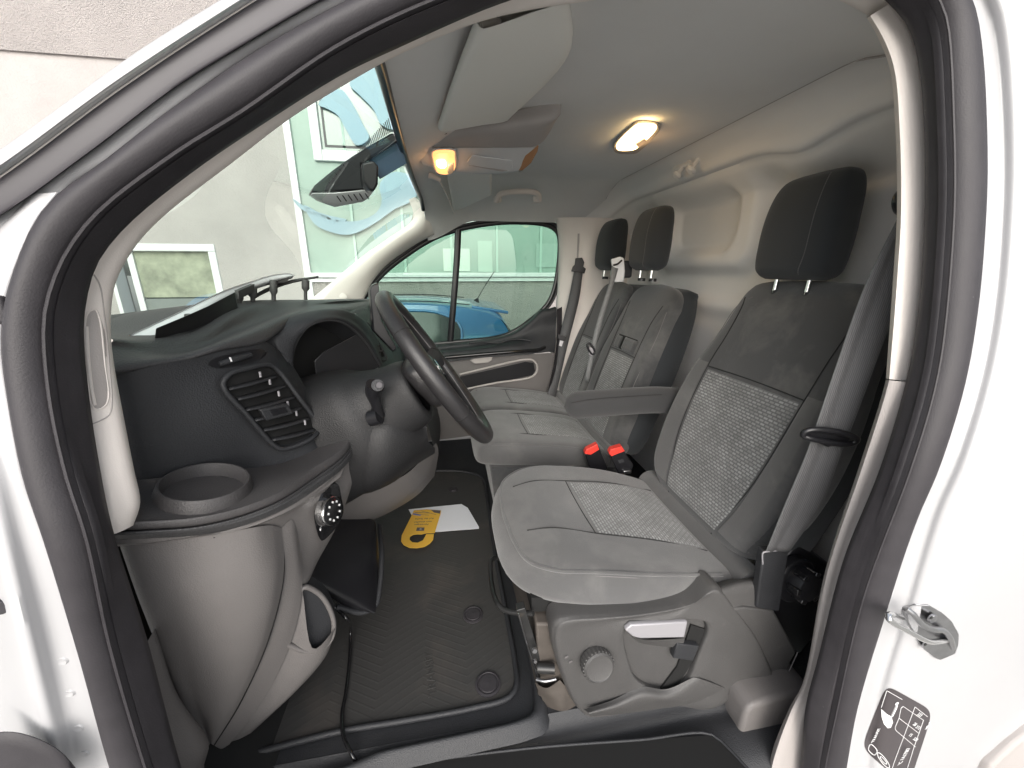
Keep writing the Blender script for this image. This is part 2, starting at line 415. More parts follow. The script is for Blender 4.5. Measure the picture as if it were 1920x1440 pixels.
# ================================================================== VAN BODY
body = thing('van_body', 'white van bodywork around the open driver door, with rubber seals and pale pillar trims', 'van body', (0.2, .45, -.1))
OUT = [(900,1710),(500,1690),(280,1600),(219,1440),(156,1200),(94,1000),(55,880),(28,733),(17,633),(25,560),(50,480),(83,407),(123,360),(200,307),(320,213),(467,110),(640,13),(800,-60),(1100,-150),(1400,-190),(1640,-150),(1760,-70),(1797,0),(1813,43),(1827,133),(1835,300),(1833,400),(1820,567),(1793,720),(1743,880),(1705,965),(1647,1153),(1597,1320),(1578,1440),(1555,1600),(1350,1690)]
SPL = [(900,1690),(560,1670),(335,1590),(283,1440),(214,1200),(171,1000),(133,880),(103,733),(95,600),(110,533),(139,470),(194,400),(333,293),(460,213),(640,90),(830,0),(1050,-70),(1350,-120),(1600,-100),(1710,-50),(1750,7),(1765,50),(1777,233),(1778,400),(1757,650),(1737,750),(1697,880),(1613,1110),(1560,1340),(1540,1440),(1515,1590),(1300,1670)]
INN = [(900,1670),(600,1650),(385,1580),(335,1440),(270,1200),(204,1000),(180,880),(163,767),(150,640),(152,583),(167,513),(187,475),(240,415),(367,313),(500,223),(640,137),(740,90),(947,0),(1150,-55),(1400,-80),(1590,-50),(1673,3),(1713,53),(1733,133),(1742,267),(1738,480),(1727,600),(1707,713),(1657,880),(1588,1048),(1538,1236),(1513,1330),(1505,1440),(1480,1580),(1250,1650)]
def loop3(pts, y0, n=260): return crom([PT(u, v, y0) for u, v in pts], n, True)
lo, ls, li = loop3(OUT, .43), loop3(SPL, .425), loop3(INN, .455)
def mixl(a, b, t, dy): return [p.lerp(q, t) + Vector((0, dy, 0)) for p, q in zip(a, b)]
seal = [[p + Vector((0, .03, 0)) for p in lo], lo, mixl(lo, ls, .12, -.012), mixl(lo, ls, .35, -.020), mixl(lo, ls, .6, -.019), mixl(lo, ls, .85, -.010), mixl(lo, ls, .97, .004), mixl(ls, li, .0, .012), mixl(ls, li, .05, .002), mixl(ls, li, .25, -.002), mixl(ls, li, .6, .0), mixl(ls, li, .9, .008), [BK(p, .012) for p in li], [BK(p, .045) for p in li]]
grid('door_seal', across(seal, 2), M['rubber'], body, cc=True, smooth=80)
tube('seal_lip', mixl(ls, li, -.01, -.006), .0018, M['rubber'], body, n=260, seg=6, closed=True)
# painted aperture face, right (behind the door) and left (hinge side)
R0 = [(1640,-150),(1760,-70),(1797,0),(1813,43),(1827,133),(1835,300),(1833,400),(1820,567),(1793,720),(1743,880),(1705,965),(1647,1153),(1597,1320),(1578,1440),(1555,1600),(1350,1690)]
def sh(pts, du, dv=0): return [(u + du, v + dv) for u, v in pts]
RB = [([PT(u, v, .435) for u, v in R0]), ([PT(u+10, v-4, .425) for u, v in R0]), ([PT(u+45, v-10, .425) for u, v in R0]), ([PT(u+75, v-12, .412) for u, v in R0]), ([PT(u+150, v-20, .405) for u, v in R0]),
      [PT(*p) for p in [(1780,-220,.40),(1930,-100,.40),(1985,0,.40),(1990,100,.40),(1992,300,.40),(1990,500,.40),(1980,700,.40),(1965,850,.40),(1950,1000,.40),(1940,1150,.40),(1930,1300,.40),(1930,1440,.40),(1925,1600,.40),(1900,1700,.40)]],
      [PT(*p) for p in [(1900,-220,.42),(2010,-100,.42),(2040,0,.42),(2045,100,.42),(2050,300,.42),(2050,500,.42),(2040,700,.42),(2030,850,.42),(2020,1000,.42),(2010,1150,.42),(2000,1300,.42),(2000,1440,.42),(2000,1600,.42),(2000,1700,.42)]],
      [PT(*p) for p in [(2300,-220,.37),(2400,0,.36),(2450,400,.35),(2450,700,.35),(2400,1000,.35),(2380,1440,.35),(2350,1700,.35)]]]
loft('rear_door_pillar', RB, M['paint'], body, n=90, k=5)
L0 = [(123,360),(83,407),(50,480),(25,560),(17,633),(28,733),(55,880),(94,1000),(156,1200),(219,1440),(280,1600),(500,1690)]
LB = [[PT(u, v, .44) for u, v in L0], [PT(u-10, v, .425) for u, v in L0], [PT(*p) for p in [(90,362,.424),(40,425,.424),(0,520,.422),(-20,640,.42),(-5,800,.42),(30,950,.42),(75,1130,.42),(140,1400,.42),(180,1600,.42),(420,1700,.42)]],
      [PT(*p) for p in [(60,366,.425),(0,440,.425),(-50,540,.425),(-70,640,.42),(-60,800,.415),(-20,950,.41),(30,1150,.405),(85,1400,.405),(120,1600,.405),(300,1720,.405)]],
      [PT(*p) for p in [(20,390,.44),(-50,450,.44),(-120,560,.44),(-140,640,.44),(-130,800,.44),(-90,950,.44),(-35,1150,.44),(10,1400,.44),(40,1600,.44),(150,1750,.44)]],
      [PT(*p) for p in [(0,403,.46),(-90,460,.46),(-190,570,.46),(-230,640,.46),(-220,800,.46),(-180,950,.46),(-120,1150,.46),(-80,1400,.46),(-50,1600,.46),(0,1750,.46)]]]
loft('hinge_pillar', LB, M['paint'], body, n=90, k=5)
box('hinge_check_stop', PT(4, 580, .43), (.012, .012, .014), M['rubber'], body, bev=.004)
loft('wheel_arch_liner', [[(-30,1375,.40),(20,1372,.40),(70,1385,.40),(120,1415,.40),(150,1450,.40)], [(-30,1385,.39),(20,1382,.39),(66,1394,.39),(112,1420,.39),(138,1455,.39)], [(-30,1460,.38),(10,1480,.38),(50,1500,.38),(80,1520,.38),(110,1540,.38)]], M['rubber'], body, n=24, f=lambda u, v, y: P(u, v, y=y))
# A pillar bands above the seal
LT = [(-190,500),(0,403),(160,290),(333,160),(467,77),(600,0),(760,-80)]
DT = [(-170,440),(0,333),(240,157),(480,0),(640,-95)]
WT = [(-150,375),(0,280),(267,90),(413,0),(560,-92)]
SO = [(-60,560),(25,500),(90,400),(123,360),(200,307),(320,213),(467,110),(640,13),(800,-66)]
g = lambda pts, y: [PT(u, v, y) for u, v in pts]
loft('roof_flange', [g(SO, .437), [p + Vector((0, .004, 0)) for p in g([(u-8, v-12) for u, v in SO], .427)], g([(u, v+4) for u, v in LT], .427), g(LT, .433)], M['paint'], body, n=60, k=4)
loft('pillar_rubber_strip', [g([(u, v+3) for u, v in LT], .434), g(LT, .421), g([(u, v-6) for u, v in LT], .417), g([(u, v+8) for u, v in DT], .413), g(DT, .415)], M['frit'], body, n=60, k=4)
tube('pillar_bright_bead', g(DT, .414), .0009, M['trim'], body, n=60, seg=6)
loft('pillar_outer_skin', [g(DT, .418), g([(u-8, v-8) for u, v in DT], .410), g([(u*.5+w*.5, v*.5+z*.5) for (u, v), (w, z) in zip([(-170,440),(0,333),(240,157),(480,0),(640,-95)], [(-150,375),(0,280),(200,137),(413,0),(560,-92)])], .402), g(WT, .412), [p + Vector((-.004, .03, .002)) for p in g(WT, .415)]], M['paint'], body, n=60, k=5)
# pale interior trims of the aperture
IA = [(204,1000),(180,880),(163,767),(150,640),(152,583),(167,513),(187,475),(240,415),(367,313),(500,223),(640,137),(740,90),(800,64)]
IB = [(204,985),(204,942),(262,905),(240,830),(215,700),(206,620),(213,543),(230,500),(263,450),(313,400),(433,307),(547,220),(633,167),(727,113),(798,80)]
IB2 = [(250,985),(262,942),(250,880),(233,793),(213,683),(207,617),(213,543),(230,500),(263,450),(313,400),(433,307),(547,220),(633,167),(727,113),(798,80)]
a3 = crom([PT(u, v, .468) for u, v in IA], 90); b3 = crom([PT(u, v, .500) for u, v in IB2], 90)
apt = grid('front_pillar_trim', across([a3, [p.lerp(q, .5) + Vector((0, -.008, 0)) for p, q in zip(a3, b3)], b3, [BK(p, .05) for p in b3]], 5), M['trim'], body)
# pull-handle slot in the pillar trim
TS = on_surface(apt)
SL = [(160,600),(166,585),(178,580),(186,596),(197,690),(203,745),(196,762),(180,768),(171,758),(164,690)]
o = prism('slot_recess_shade', [TS(u, v, .0006) for u, v in SL], (0, .004, 0), M['trimgrey'], apt, rnd=40, bev=0)  # flat darker patch on the trim, painted as the shade of a recess
tube('slot_rim', [TS(u, v, .0002) for u, v in SL], .0011, M['trim'], apt, n=70, seg=6, closed=True)
tube('slot_blade', [TS(u, v, .0014) for u, v in [(162,612),(166,680),(172,730),(178,760)]], .0016, M['trim'], apt, n=30, seg=6)
tube('panel_gap', [TS(u, v, .0) for u, v in [(170,796),(185,790),(203,780),(209,765),(205,690),(195,590),(187,535),(176,515)]], .0008, M['trimgrey'], apt, n=40, seg=6)
RA = [(740,90),(947,0),(1150,-55),(1400,-80),(1590,-50),(1673,3)]
RBt = [(798,80),(913,37),(1120,0),(1400,-22),(1570,0),(1635,33)]
a3 = crom([PT(u, v, .475) for u, v in RA], 50); b3 = crom([PT(u, v, .51) for u, v in RBt], 50)
grid('roof_rail_trim', across([a3, [p.lerp(q, .5) + Vector((0, -.004, 0)) for p, q in zip(a3, b3)], b3, [BK(p, .04) for p in b3]], 4), M['trim'], body)
BA = [(1673,3),(1713,53),(1733,133),(1742,267),(1738,480),(1727,600),(1707,713)]
BB = [(1626,33),(1646,67),(1670,130),(1680,240),(1683,400),(1675,533),(1662,710)]
a3 = crom([PT(u, v, .475) for u, v in BA], 50); b3 = crom([PT(u, v, .495) for u, v in BB], 50)
grid('rear_pillar_trim', across([a3, [p.lerp(q, .5) + Vector((0, -.006, 0)) for p, q in zip(a3, b3)], b3, [BK(p, .10) for p in b3]], 4), M['trim'], body)
CA = [(1707,715),(1657,880),(1588,1048),(1538,1236),(1513,1330),(1505,1440),(1490,1560)]
CB = [(1662,712),(1652,750),(1610,880),(1548,1070),(1505,1282),(1480,1330),(1440,1440),(1430,1560)]
a3 = crom([P(u, v, y=.475) for u, v in CA], 50); b3 = crom([P(u, v, y=.50) for u, v in CB], 50)
grid('lower_pillar_trim', across([a3, [p.lerp(q, .5) + Vector((0, -.006, 0)) for p, q in zip(a3, b3)], b3, [BK(p, .10) for p in b3]], 4), M['trimgrey'], body)
o = prism('seat_base_trim', [(1398,1335,.55),(1412,1322,.55),(1500,1298,.55),(1530,1300,.55),(1530,1480,.55),(1400,1480,.55),(1380,1400,.55)], (.01, .22, 0), M['lower'], body, bev=.012, seg=5)
o = loft('kick_panel', [[(275,1205,.50),(300,1290,.50),(335,1440,.50),(360,1500,.50)], [(290,1180,.53),(330,1300,.54),(388,1396,.56),(380,1440,.56),(400,1500,.56)], [(290,1180,.63),(330,1300,.64),(388,1396,.66),(380,1440,.66),(400,1500,.66)]], M['lower'], body, n=24)
# side sill outside floor
sill = loft('sill_cover', [[(-.55,.47,-.12),(.9,.47,-.12)], [(-.55,.50,-.075),(.9,.50,-.075)], [(-.55,.56,-.055),(.9,.56,-.055)], [(-.55,.60,-.055),(.9,.60,-.055)], [(-.55,.615,-.02),(.9,.615,-.02)], [(-.55,.63,0),(.9,.63,0)]], M['dark'], body, n=30, k=4, f=lambda a, b, c: Vector((a, b, c)))
# floor pan
V3 = lambda a, b, c: Vector((a, b, c))
loft('cab_floor', [[(-.75,.63,-.002),(1.05,.63,-.002)], [(-.75,2.22,-.002),(1.05,2.22,-.002)]], M['dark'], body, n=20, k=10, f=V3)
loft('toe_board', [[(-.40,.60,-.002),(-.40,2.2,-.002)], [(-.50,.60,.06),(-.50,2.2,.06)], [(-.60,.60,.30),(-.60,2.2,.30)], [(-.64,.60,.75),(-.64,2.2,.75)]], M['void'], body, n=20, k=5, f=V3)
# headliner
def sm(t): t = max(0, min(1, t)); return t*t*(3 - 2*t)
rows = []
for i in range(61):
    x = -.072 + (.826 + .072) * i / 60; r = []
    for j in range(81):
        y = .555 + (2.17 - .555) * j / 80
        z = 1.302 + .10 * sm((x + .09) / .27)
        fy = max(0, (y - 1.84) / .33); z -= .155 * fy**2 * (1 if x < .5 else 1)
        ny = max(0, (.80 - y) / .245); z -= .035 * ny**2
        z -= .05 * sm((x - .62)/.2) * sm((.82 - y)/.25)
        xx = x + (.02 * math.sin(math.pi * (y - .55)/1.6) * -1 if i == 0 else 0)
        r.append(Vector((x - .015*math.sin(math.pi*(y-.55)/1.6) * max(0, 1 - i/12), y, z)))
    rows.append(r)
hl = grid('headliner', rows, M['liner'], body)
tube('windscreen_header_frit', [r + Vector((-.004, 0, -.002)) for r in rows[0][4:72]], .009, M['black'], body, n=60, seg=8)
grid('header_lip', [[p + Vector((.001, 0, .03)) for p in rows[0]], [p + Vector((-.003, 0, .006)) for p in rows[0]], rows[0]], M['liner'], body)
tube('headliner_edge', [Vector((.828, .60 + 1.5*i/30, rows[-1][int(80*(.045 + 1.5*i/30)/1.615)].z + .001)) for i in range(31)], .0022, M['trimgrey'], body, n=60, seg=6)
# roof skin outside (keeps sky light out)
grid('roof_skin', [[Vector((x, y, 1.50 - .05*max(0, -(x-.3)) )) for y in (.50, 1.3, 2.3)] for x in (-.10, .3, 1.3)], M['paint'], body)
grid('roof_front_skin', [[Vector((-.07, y, 1.33)) for y in (.55, 1.3, 2.2)], [Vector((-.09, y, 1.48)) for y in (.5, 1.3, 2.3)]], M['paint'], body)
grid('roof_side_skin', [[Vector((-.1, .50, 1.40)), Vector((1.3, .50, 1.40))], [Vector((-.1, .50, 1.50)), Vector((1.3, .50, 1.50))]], M['paint'], body)
# windscreen
hd = rows[0]
WB = [Vector((-.62 - .17*math.sin(math.pi*i/10), .60 + 1.52*i/10, .855)) for i in range(11)]
top = crom([Vector((-.075 - .03*math.sin(math.pi*i/10), .60 + 1.48*i/10, 1.297)) for i in range(11)], 30); bot = crom(WB, 30)
ws = grid('windscreen', across([top, [p.lerp(q, .5) + Vector((-.03, 0, .03)) for p, q in zip(top, bot)], bot], 10), M['glass'], body, smooth=80)
# passenger side A pillar trim
A1 = [(782,372,2.02),(790,407,2.05),(740,447,2.07),(693,480,2.09),(640,525,2.11),(597,560,2.13),(560,590,2.14)]
A2 = [(813,437,2.13),(763,467,2.15),(713,507,2.16),(680,560,2.18),(665,600,2.18)]
pa, pb = crom(L3(A1), 40), crom(L3(A2), 40)
grid('passenger_pillar_trim', across([[p + Vector((-.04, .03, 0)) for p in pa], pa, [p.lerp(q, .5) + Vector((.01, -.02, 0)) for p, q in zip(pa, pb)], pb, [p + Vector((0, .05, 0)) for p in pb]], 4), M['trim'], body)
disc('airbag_badge', P(643, 556, y=2.09), (.3,-1,0), .017, .003, M['trim'], body, n=24)
# passenger side B pillar and cant rail
B1 = [(1046,408,2.14),(1052,450,2.14),(1048,560,2.14),(1040,640,2.14),(1020,745,2.14),(1000,800,2.14)]
B2 = [(1118,408,2.06),(1112,470,2.06),(1100,600,2.06),(1080,740,2.06),(1060,800,2.06)]
pa, pb = crom(L3(B1), 30), crom(L3(B2), 30)
grid('passenger_door_pillar_trim', across([[p + Vector((0, .05, 0)) for p in pa], pa, [p.lerp(q, .4) + Vector((0, -.015, 0)) for p, q in zip(pa, pb)], pb, [p + Vector((.3, .02, 0)) for p in pb]], 4), M['trim'], body)
prism('belt_height_slot', [(1083,438,2.085),(1094,438,2.078),(1092,487,2.078),(1081,487,2.085)], (0, -.003, 0), M['trimgrey'], body, bev=.001)
# side wall above passenger door between headliner and door
C1 = [(760,455,2.185),(813,430,2.175),(880,408,2.17),(963,402,2.17),(1040,403,2.165),(1140,410,2.15),(1200,420,2.15)]
C2 = [(775,400,2.08),(840,388,2.10),(900,385,2.13),(1000,385,2.15),(1080,388,2.14),(1200,380,2.14)]
loft('cant_rail_trim', [[P(u, v, y=y) + Vector((0, .03, -.012)) for u, v, y in C1], C1, C2], M['trim'], body, n=50, k=5)
# outer shell panels behind the trims so that no daylight leaks in
grid('cab_side_skin', [[Vector((x, 2.3, z)) for x in (.70, .9, 1.5)] for z in (-.2, .6, 1.5)], M['paint'], body)
grid('cant_skin', [[Vector((x, 2.25, 1.27)) for x in (-.1, .5, 1.3)], [Vector((x, 2.3, 1.5)) for x in (-.1, .5, 1.3)]], M['paint'], body)
grid('rear_side_skin', [[Vector((x, .50, z)) for x in (.86, 1.1, 1.5)] for z in (-.2, .6, 1.45)], M['paint'], body)
grid('rear_skin', [[Vector((1.25, y, z)) for y in (.5, 1.4, 2.3)] for z in (-.1, .6, 1.5)], M['paint'], body)
# ================================================================== BULKHEAD
bulk = thing('bulkhead', 'pale moulded bulkhead behind the three seats with pressed recess and rounded top roll', 'bulkhead', (1.0, 1.4, 0))
def rbox(y, z, cy, cz, hy, hz, r):
    dx, dz = abs(y-cy) - hy + r, abs(z-cz) - hz + r
    return math.hypot(max(dx, 0), max(dz, 0)) + min(max(dx, dz), 0) - r
def wallx(y, z):
    x = 1.04 - .05 * sm((.9 - z)/.9)
    d = rbox(y, z, 1.48, 1.17, .33, .20, .12)            # outer raised surround
    x -= .048 * sm((-d + .0)/.06)
    x -= .022 * math.exp(-((d - .10)/.035)**2)
    d2 = rbox(y, z, 1.49, 1.175, .23, .13, .10)            # inner recess
    x += .05 * sm(-d2/.05)
    d3 = rbox(y, z, .86, 1.0, .22, .27, .14)            # shallow field behind driver headrest
    x += .030 * sm(-d3/.05)
    x -= .012 * math.exp(-((z - 1.04)/.012)**2) * sm((.85 - y)/.04)
    return x
rows = []
prof = [(.826,1.400),(.845,1.398),(.868,1.388),(.888,1.372),(.898,1.355),(.902,1.338),(.910,1.327),(.93,1.322)]
for (x, z) in prof:
    r = []
    for j in range(161):
        y = .53 + 1.66*j/160
        ny = max(0, (.85 - y)/.32); fy = max(0, (y - 1.88)/.27)
        bump = .03*math.exp(-((y-.98)/.10)**2) * sm((x-.86)/.06)
        zz = z - .05*ny**2 - .13*fy**2 - bump
        r.append(Vector((x - .10*fy**2 - .03*ny**2, y, zz)))
    rows.append(r)
rows = across(rows, 3); last = rows[-1]
nz = 110
for i in range(1, nz + 1):
    t = i/nz; r = []
    for j in range(161):
        y = .53 + 1.66*j/160; z0 = last[j].z; z = z0 + (-.05 - z0)*t
        b = sm((z0 - z)/.09)
        fy = max(0, (y - 1.9)/.25); ny = max(0, (.72 - y)/.25)
        r.append(Vector((last[j].x + (wallx(y, z) - .09*fy**2 - .05*ny**2 - last[j].x)*b, y, z)))
    rows.append(r)
grid('bulkhead_panel', rows, M['bulk'], bulk)
hk = thing('coat_hook', 'pale double coat hook fixed below the top roll of the bulkhead', 'coat hook', P(1285, 320, x=.89))
box('hook_base', P(1285, 312, x=.90), (.02, .055, .010), M['bulk'], hk, bev=.006)
for (u, v) in ((1274, 322), (1300, 312)):
    c = P(u, v, x=.875); disc('hook_peg', c, (-.6, 0, -.8), .014, .03, M['bulk'], hk, n=20, prof=[(.008, -.03), (.008, .004), (.017, .010), (.018, .016), (.012, .021), (0, .022)])

from mathutils.bvhtree import BVHTree
_bo = [o for o in bpy.data.objects if o.name in ('rear_door_pillar', 'hinge_pillar')]
_bt = []
for o in _bo: _bt.append(BVHTree.FromPolygons([v.co + Vector((.2, .45, -.1)) for v in o.data.vertices], [tuple(p.vertices) for p in o.data.polygons]))
def S(u, v, off=0):
    """point on the painted pillar under pixel (u, v), off metres out of the surface"""
    d = (RM @ Vector((u - 960, -(v - 720), -F))).normalized()
    h = [b.ray_cast(CAM, d) for b in _bt]; h = [x for x in h if x[0] is not None]
    if not h: return P(u, v, y=.40)
    p = min(h, key=lambda x: x[3])[0]; return p + Vector((0, -off, 0))
for (u, v) in [(117,1240),(130,1300),(147,1365),(158,1413)]:
    c = S(u, v, 0); disc('pressed_dimple', c, (0,-1,0), .0045, .0015, M['paint'], body, n=16, prof=[(.0062, -.001), (.0045, .0011), (.003, .0006), (0, .0002)])
disc('grommet', S(2, 1135, 0), (0,-1,0), .009, .004, M['rubber'], body, n=24)
# ================================================================== DASHBOARD
dash = thing('dashboard', 'charcoal and taupe van dashboard with side air vent, instrument hood, cup tray and door pocket', 'dashboard', (-.4, .9, .4))
# soft top pad
sil = [(200,634,.655),(273,635,.72),(363,620,.80),(443,580,.92),(500,567,1.05),(633,563,1.35),(700,561,2.0)]
crest = [(200,652,.635),(283,660,.68),(363,655,.74),(430,625,.84),(500,600,.94),(560,578,1.06),(700,566,1.75)]
lip1 = [(205,682,.600),(283,674,.635),(345,664,.67),(417,640,.715),(485,612,.80),(550,588,.93),(690,574,1.55)]
lip2 = [(208,700,.592),(283,689,.628),(345,677,.66),(417,655,.70),(492,640,.77),(560,598,.93),(690,582,1.50)]
s3 = L3(sil)
rows = [crom([p + Vector((-.38, .02, -.03)) for p in s3], 80), crom([p + Vector((-.12, .01, .0)) for p in s3], 80), crom(s3, 80)] + [crom(L3(c), 80) for c in (crest, lip1, lip2)] + [crom([p + Vector((-.02, .012, -.008)) for p in L3(lip2)], 80)]
grid('top_pad', across(rows, 7), M['pad'], dash, smooth=80)
# end panel that wraps from the door side to the vent surround
c0 = [(196,692,.605),(200,780,.605),(215,905,.60)]
cols = [c0, [(250,690,.615),(256,780,.61),(275,898,.605)], [(320,680,.645),(325,780,.635),(345,890,.63)], [(392,664,.69),(400,770,.67),(412,884,.665)], [(440,650,.725),(455,760,.705),(470,878,.70)], [(490,638,.775),(515,750,.755),(535,868,.735)], [(520,655,.82),(560,745,.80),(592,842,.78)], [(528,650,.86),(580,740,.84),(612,815,.83)]]
ep = grid('end_panel', across([crom(L3(c), 30) for c in cols], 7), M['dark'], dash, smooth=80)
_eb = BVHTree.FromPolygons([v.co + dash.location for v in ep.data.vertices], [tuple(p.vertices) for p in ep.data.polygons])
def DS(u, v, off=0):
    d = (RM @ Vector((u - 960, -(v - 720), -F))).normalized(); h = _eb.ray_cast(CAM, d)[0]
    if h is None: h = P(u, v, y=vy(u))
    return h + Vector((.6, -.8, 0))*off
def vy(u): return .662 + (u - 415)/182*.160
def V_(pts, d=0):
    # shift along the sight line keeps the traced outline; d is the stand-off from the panel
    out = []
    for u, v in pts:
        s = DS(u, v); out.append(s + (CAM - s).normalized()*d*1.1)
    return out
VB = [(418,722),(430,702),(467,690),(506,684),(520,693),(560,745),(597,800),(587,820),(530,842),(513,834),(465,780)]
vent = tube('side_vent', V_(VB, .014), .0045, M['dark'], dash, n=110, seg=10, closed=True)
vent.name = 'air_vent'
prism('vent_throat_shade', V_([(424,722),(434,706),(468,695),(503,689),(515,697),(553,748),(589,800),(580,815),(531,834),(517,828),(468,774)], .007), (0, .002, 0), M['void'], vent, rnd=60, bev=0)  # flat black sheet, the dark of the vent hollow put into its colour
def slat(a, b, w=.014):
    pa, pb = V_([a], .007)[0], V_([b], .007)[0]; rows = []
    dirn = Vector((.55, -.8, .05)).normalized()
    mid = pa.lerp(pb, .5) + dirn*w*.35
    r1 = crom([pa, pa.lerp(pb, .5), pb], 14); r2 = [p + dirn*(w*(.55 + .75*math.sin(math.pi*min(1, i/13*.9 + .1)))) + Vector((0, 0, -.003)) for i, p in enumerate(r1)]
    return grid('vent_slat', [r1, r2], M['dark'], vent, thick=.0022)
for a, b in [((428,727),(517,704)),((444,746),(534,722)),((460,766),(550,743)),((476,785),(564,763)),((492,804),(578,783)),((508,822),(588,804))]: slat(a, b)
for i, (u, v) in enumerate([(488,702),(506,716),(523,738),(540,757),(556,775),(572,792)]): box('vent_link', V_([(u, v)], .018)[0], (.0015, .0015, .005), M['silver'], vent, bev=0)
tq = V_([(487,768),(540,757),(552,776),(500,790)], .032)
prism('vent_tab', tq, (-.012, .014, 0), M['dark'], vent, bev=.003)
prism('vent_tab_inset', V_([(506,769),(535,763),(540,773),(512,780)], .0335), (-.001, .002, 0), M['black'], vent, bev=.0005)
# thumb wheel above the vent
tw = prism('thumb_wheel_slot', [V_([(u, v)], .003)[0] for u, v, y in [(390,683,.668),(402,673,.672),(488,655,.742),(500,661,.752),(486,674,.738),(408,690,.672)]], (0, .003, 0), M['black'], dash, rnd=30, bev=0)
tube('thumb_wheel', V_([(410,683),(435,675),(470,665)], .004), .006, M['dark'], tw, n=20, seg=12, rr=lambda t: .75 + .25*math.sin(math.pi*t))
tube('wheel_mark', V_([(431,670),(434,678)], .0095), .0016, M['white'], tw, n=6, seg=6)
# instrument hood
hood_o = [(500,640,.80),(520,655,.815),(560,735,.83),(600,790,.84),(612,815,.85)]
rim = [(547,685,.85),(552,650,.86),(575,614,.88),(607,601,.92),(637,603,.97),(667,622,1.03),(692,652,1.08),(712,686,1.12)]
outer = [(515,668,.835),(500,632,.83),(535,600,.88),(585,583,.94),(640,580,1.02),(680,598,1.12),(705,630,1.2),(722,672,1.25)]
loft('instrument_hood', [[P(u, v, y=y) + Vector((-.03, 0, -.01)) for u, v, y in outer], outer, [((a[0]+b[0])/2, (a[1]+b[1])/2, (a[2]+b[2])/2 - .012) for a, b in zip(rim, outer)], rim, [P(u, v, y=y) + Vector((-.09, .01, -.01)) for u, v, y in rim]], M['dark'], dash, n=60, k=5)
tube('hood_rim', rim, .003, M['pad'], dash, n=60, seg=8)
loft('hood_side', [[(500,640,.815),(517,665,.83),(545,720,.84),(575,765,.85),(600,800,.85)], [(547,680,.845),(550,695,.85),(562,718,.86),(585,745,.87),(605,775,.87)], [P(u, v, y=y) + Vector((-.08, 0, 0)) for u, v, y in [(547,680,.85),(550,695,.85),(562,718,.86),(585,745,.87),(605,775,.87)]]], M['dark'], dash, n=30, k=4)
cl = prism('instrument_cavity', [P(u, v, y=y) + Vector((-.045, .0, 0)) for u, v, y in [(540,700,.86),(545,640,.88),(590,596,.93),(640,598,1.0),(690,640,1.08),(722,690,1.14),(640,740,1.0),(590,745,.92)]], (-.02, 0, 0), M['void'], dash, bev=0)
prism('instrument_screen', [(590,677,.915),(606,661,.93),(670,626,1.04),(690,650,1.07),(712,688,1.115),(650,716,1.0),(596,737,.925)], (-.004, .006, 0), M['screen'], cl, bev=.002)
tube('lower_hood_edge', [(585,738,.90),(650,722,1.0),(716,694,1.12)], .007, M['dark'], dash, n=24)
loft('cluster_shelf', [[(583,740,.90),(650,722,1.0),(722,694,1.12)], [(600,775,.88),(660,756,.95),(730,735,1.05)], [(615,800,.88),(670,790,.94),(735,775,1.03)]], M['dark'], dash, n=20, k=5)
prism('knee_recess', [(598,745,.87),(640,722,.92),(660,745,.94),(640,768,.92),(612,790,.88)], (-.02, .04, 0), M['void'], dash, bev=0)
# centre part of the dash beyond the wheel
loft('centre_fascia', [[(640,582,1.25),(668,572,1.45),(700,572,1.7),(740,575,2.05)], [(655,600,1.2),(685,590,1.38),(720,600,1.6),(750,620,2.05)], [(690,655,1.15),(722,650,1.3),(745,660,1.5),(760,680,2.05)], [(725,720,1.12),(755,715,1.25),(765,740,1.5),(770,760,2.05)]], M['dark'], dash, n=30, k=5)
prism('switch_pair', [(650,590,1.2),(668,588,1.22),(672,600,1.2),(656,604,1.18)], (0, .01, 0), M['gloss'], dash, bev=.002)
cv = tube('centre_vent', [(668,612,1.16),(672,605,1.17),(690,607,1.19),(700,625,1.2),(722,665,1.2),(724,675,1.19),(708,672,1.16),(690,648,1.155)], .003, M['dark'], dash, n=50, closed=True)
prism('vent_throat_shade', [(670,613,1.165),(688,608,1.19),(722,668,1.2),(708,671,1.165)], (0, .004, 0), M['void'], cv, bev=0)  # shade inside the centre vent as a flat black sheet
for k in range(5):
    t = (k + .6)/5.4
    a = P(672 + 38*t, 616 + 54*t, y=1.158); b = P(690 + 32*t, 610 + 56*t, y=1.182)
    tube('vent_slat', [a, b], .0028, M['dark'], cv, n=4, seg=8)
prism('media_screen', [(641,530,1.30),(650,528,1.30),(655,580,1.30),(672,625,1.28),(738,655,1.22),(730,662,1.22),(660,640,1.27)], (.0, .02, 0), M['black'], dash, bev=.003) if False else None
mdisp = prism('tall_display', [(694,545,1.10),(700,534,1.10),(710,530,1.12),(716,600,1.10),(742,648,1.10),(745,652,1.10),(738,660,1.10),(700,620,1.10)], (-.01, .02, 0), M['black'], dash, bev=.003)
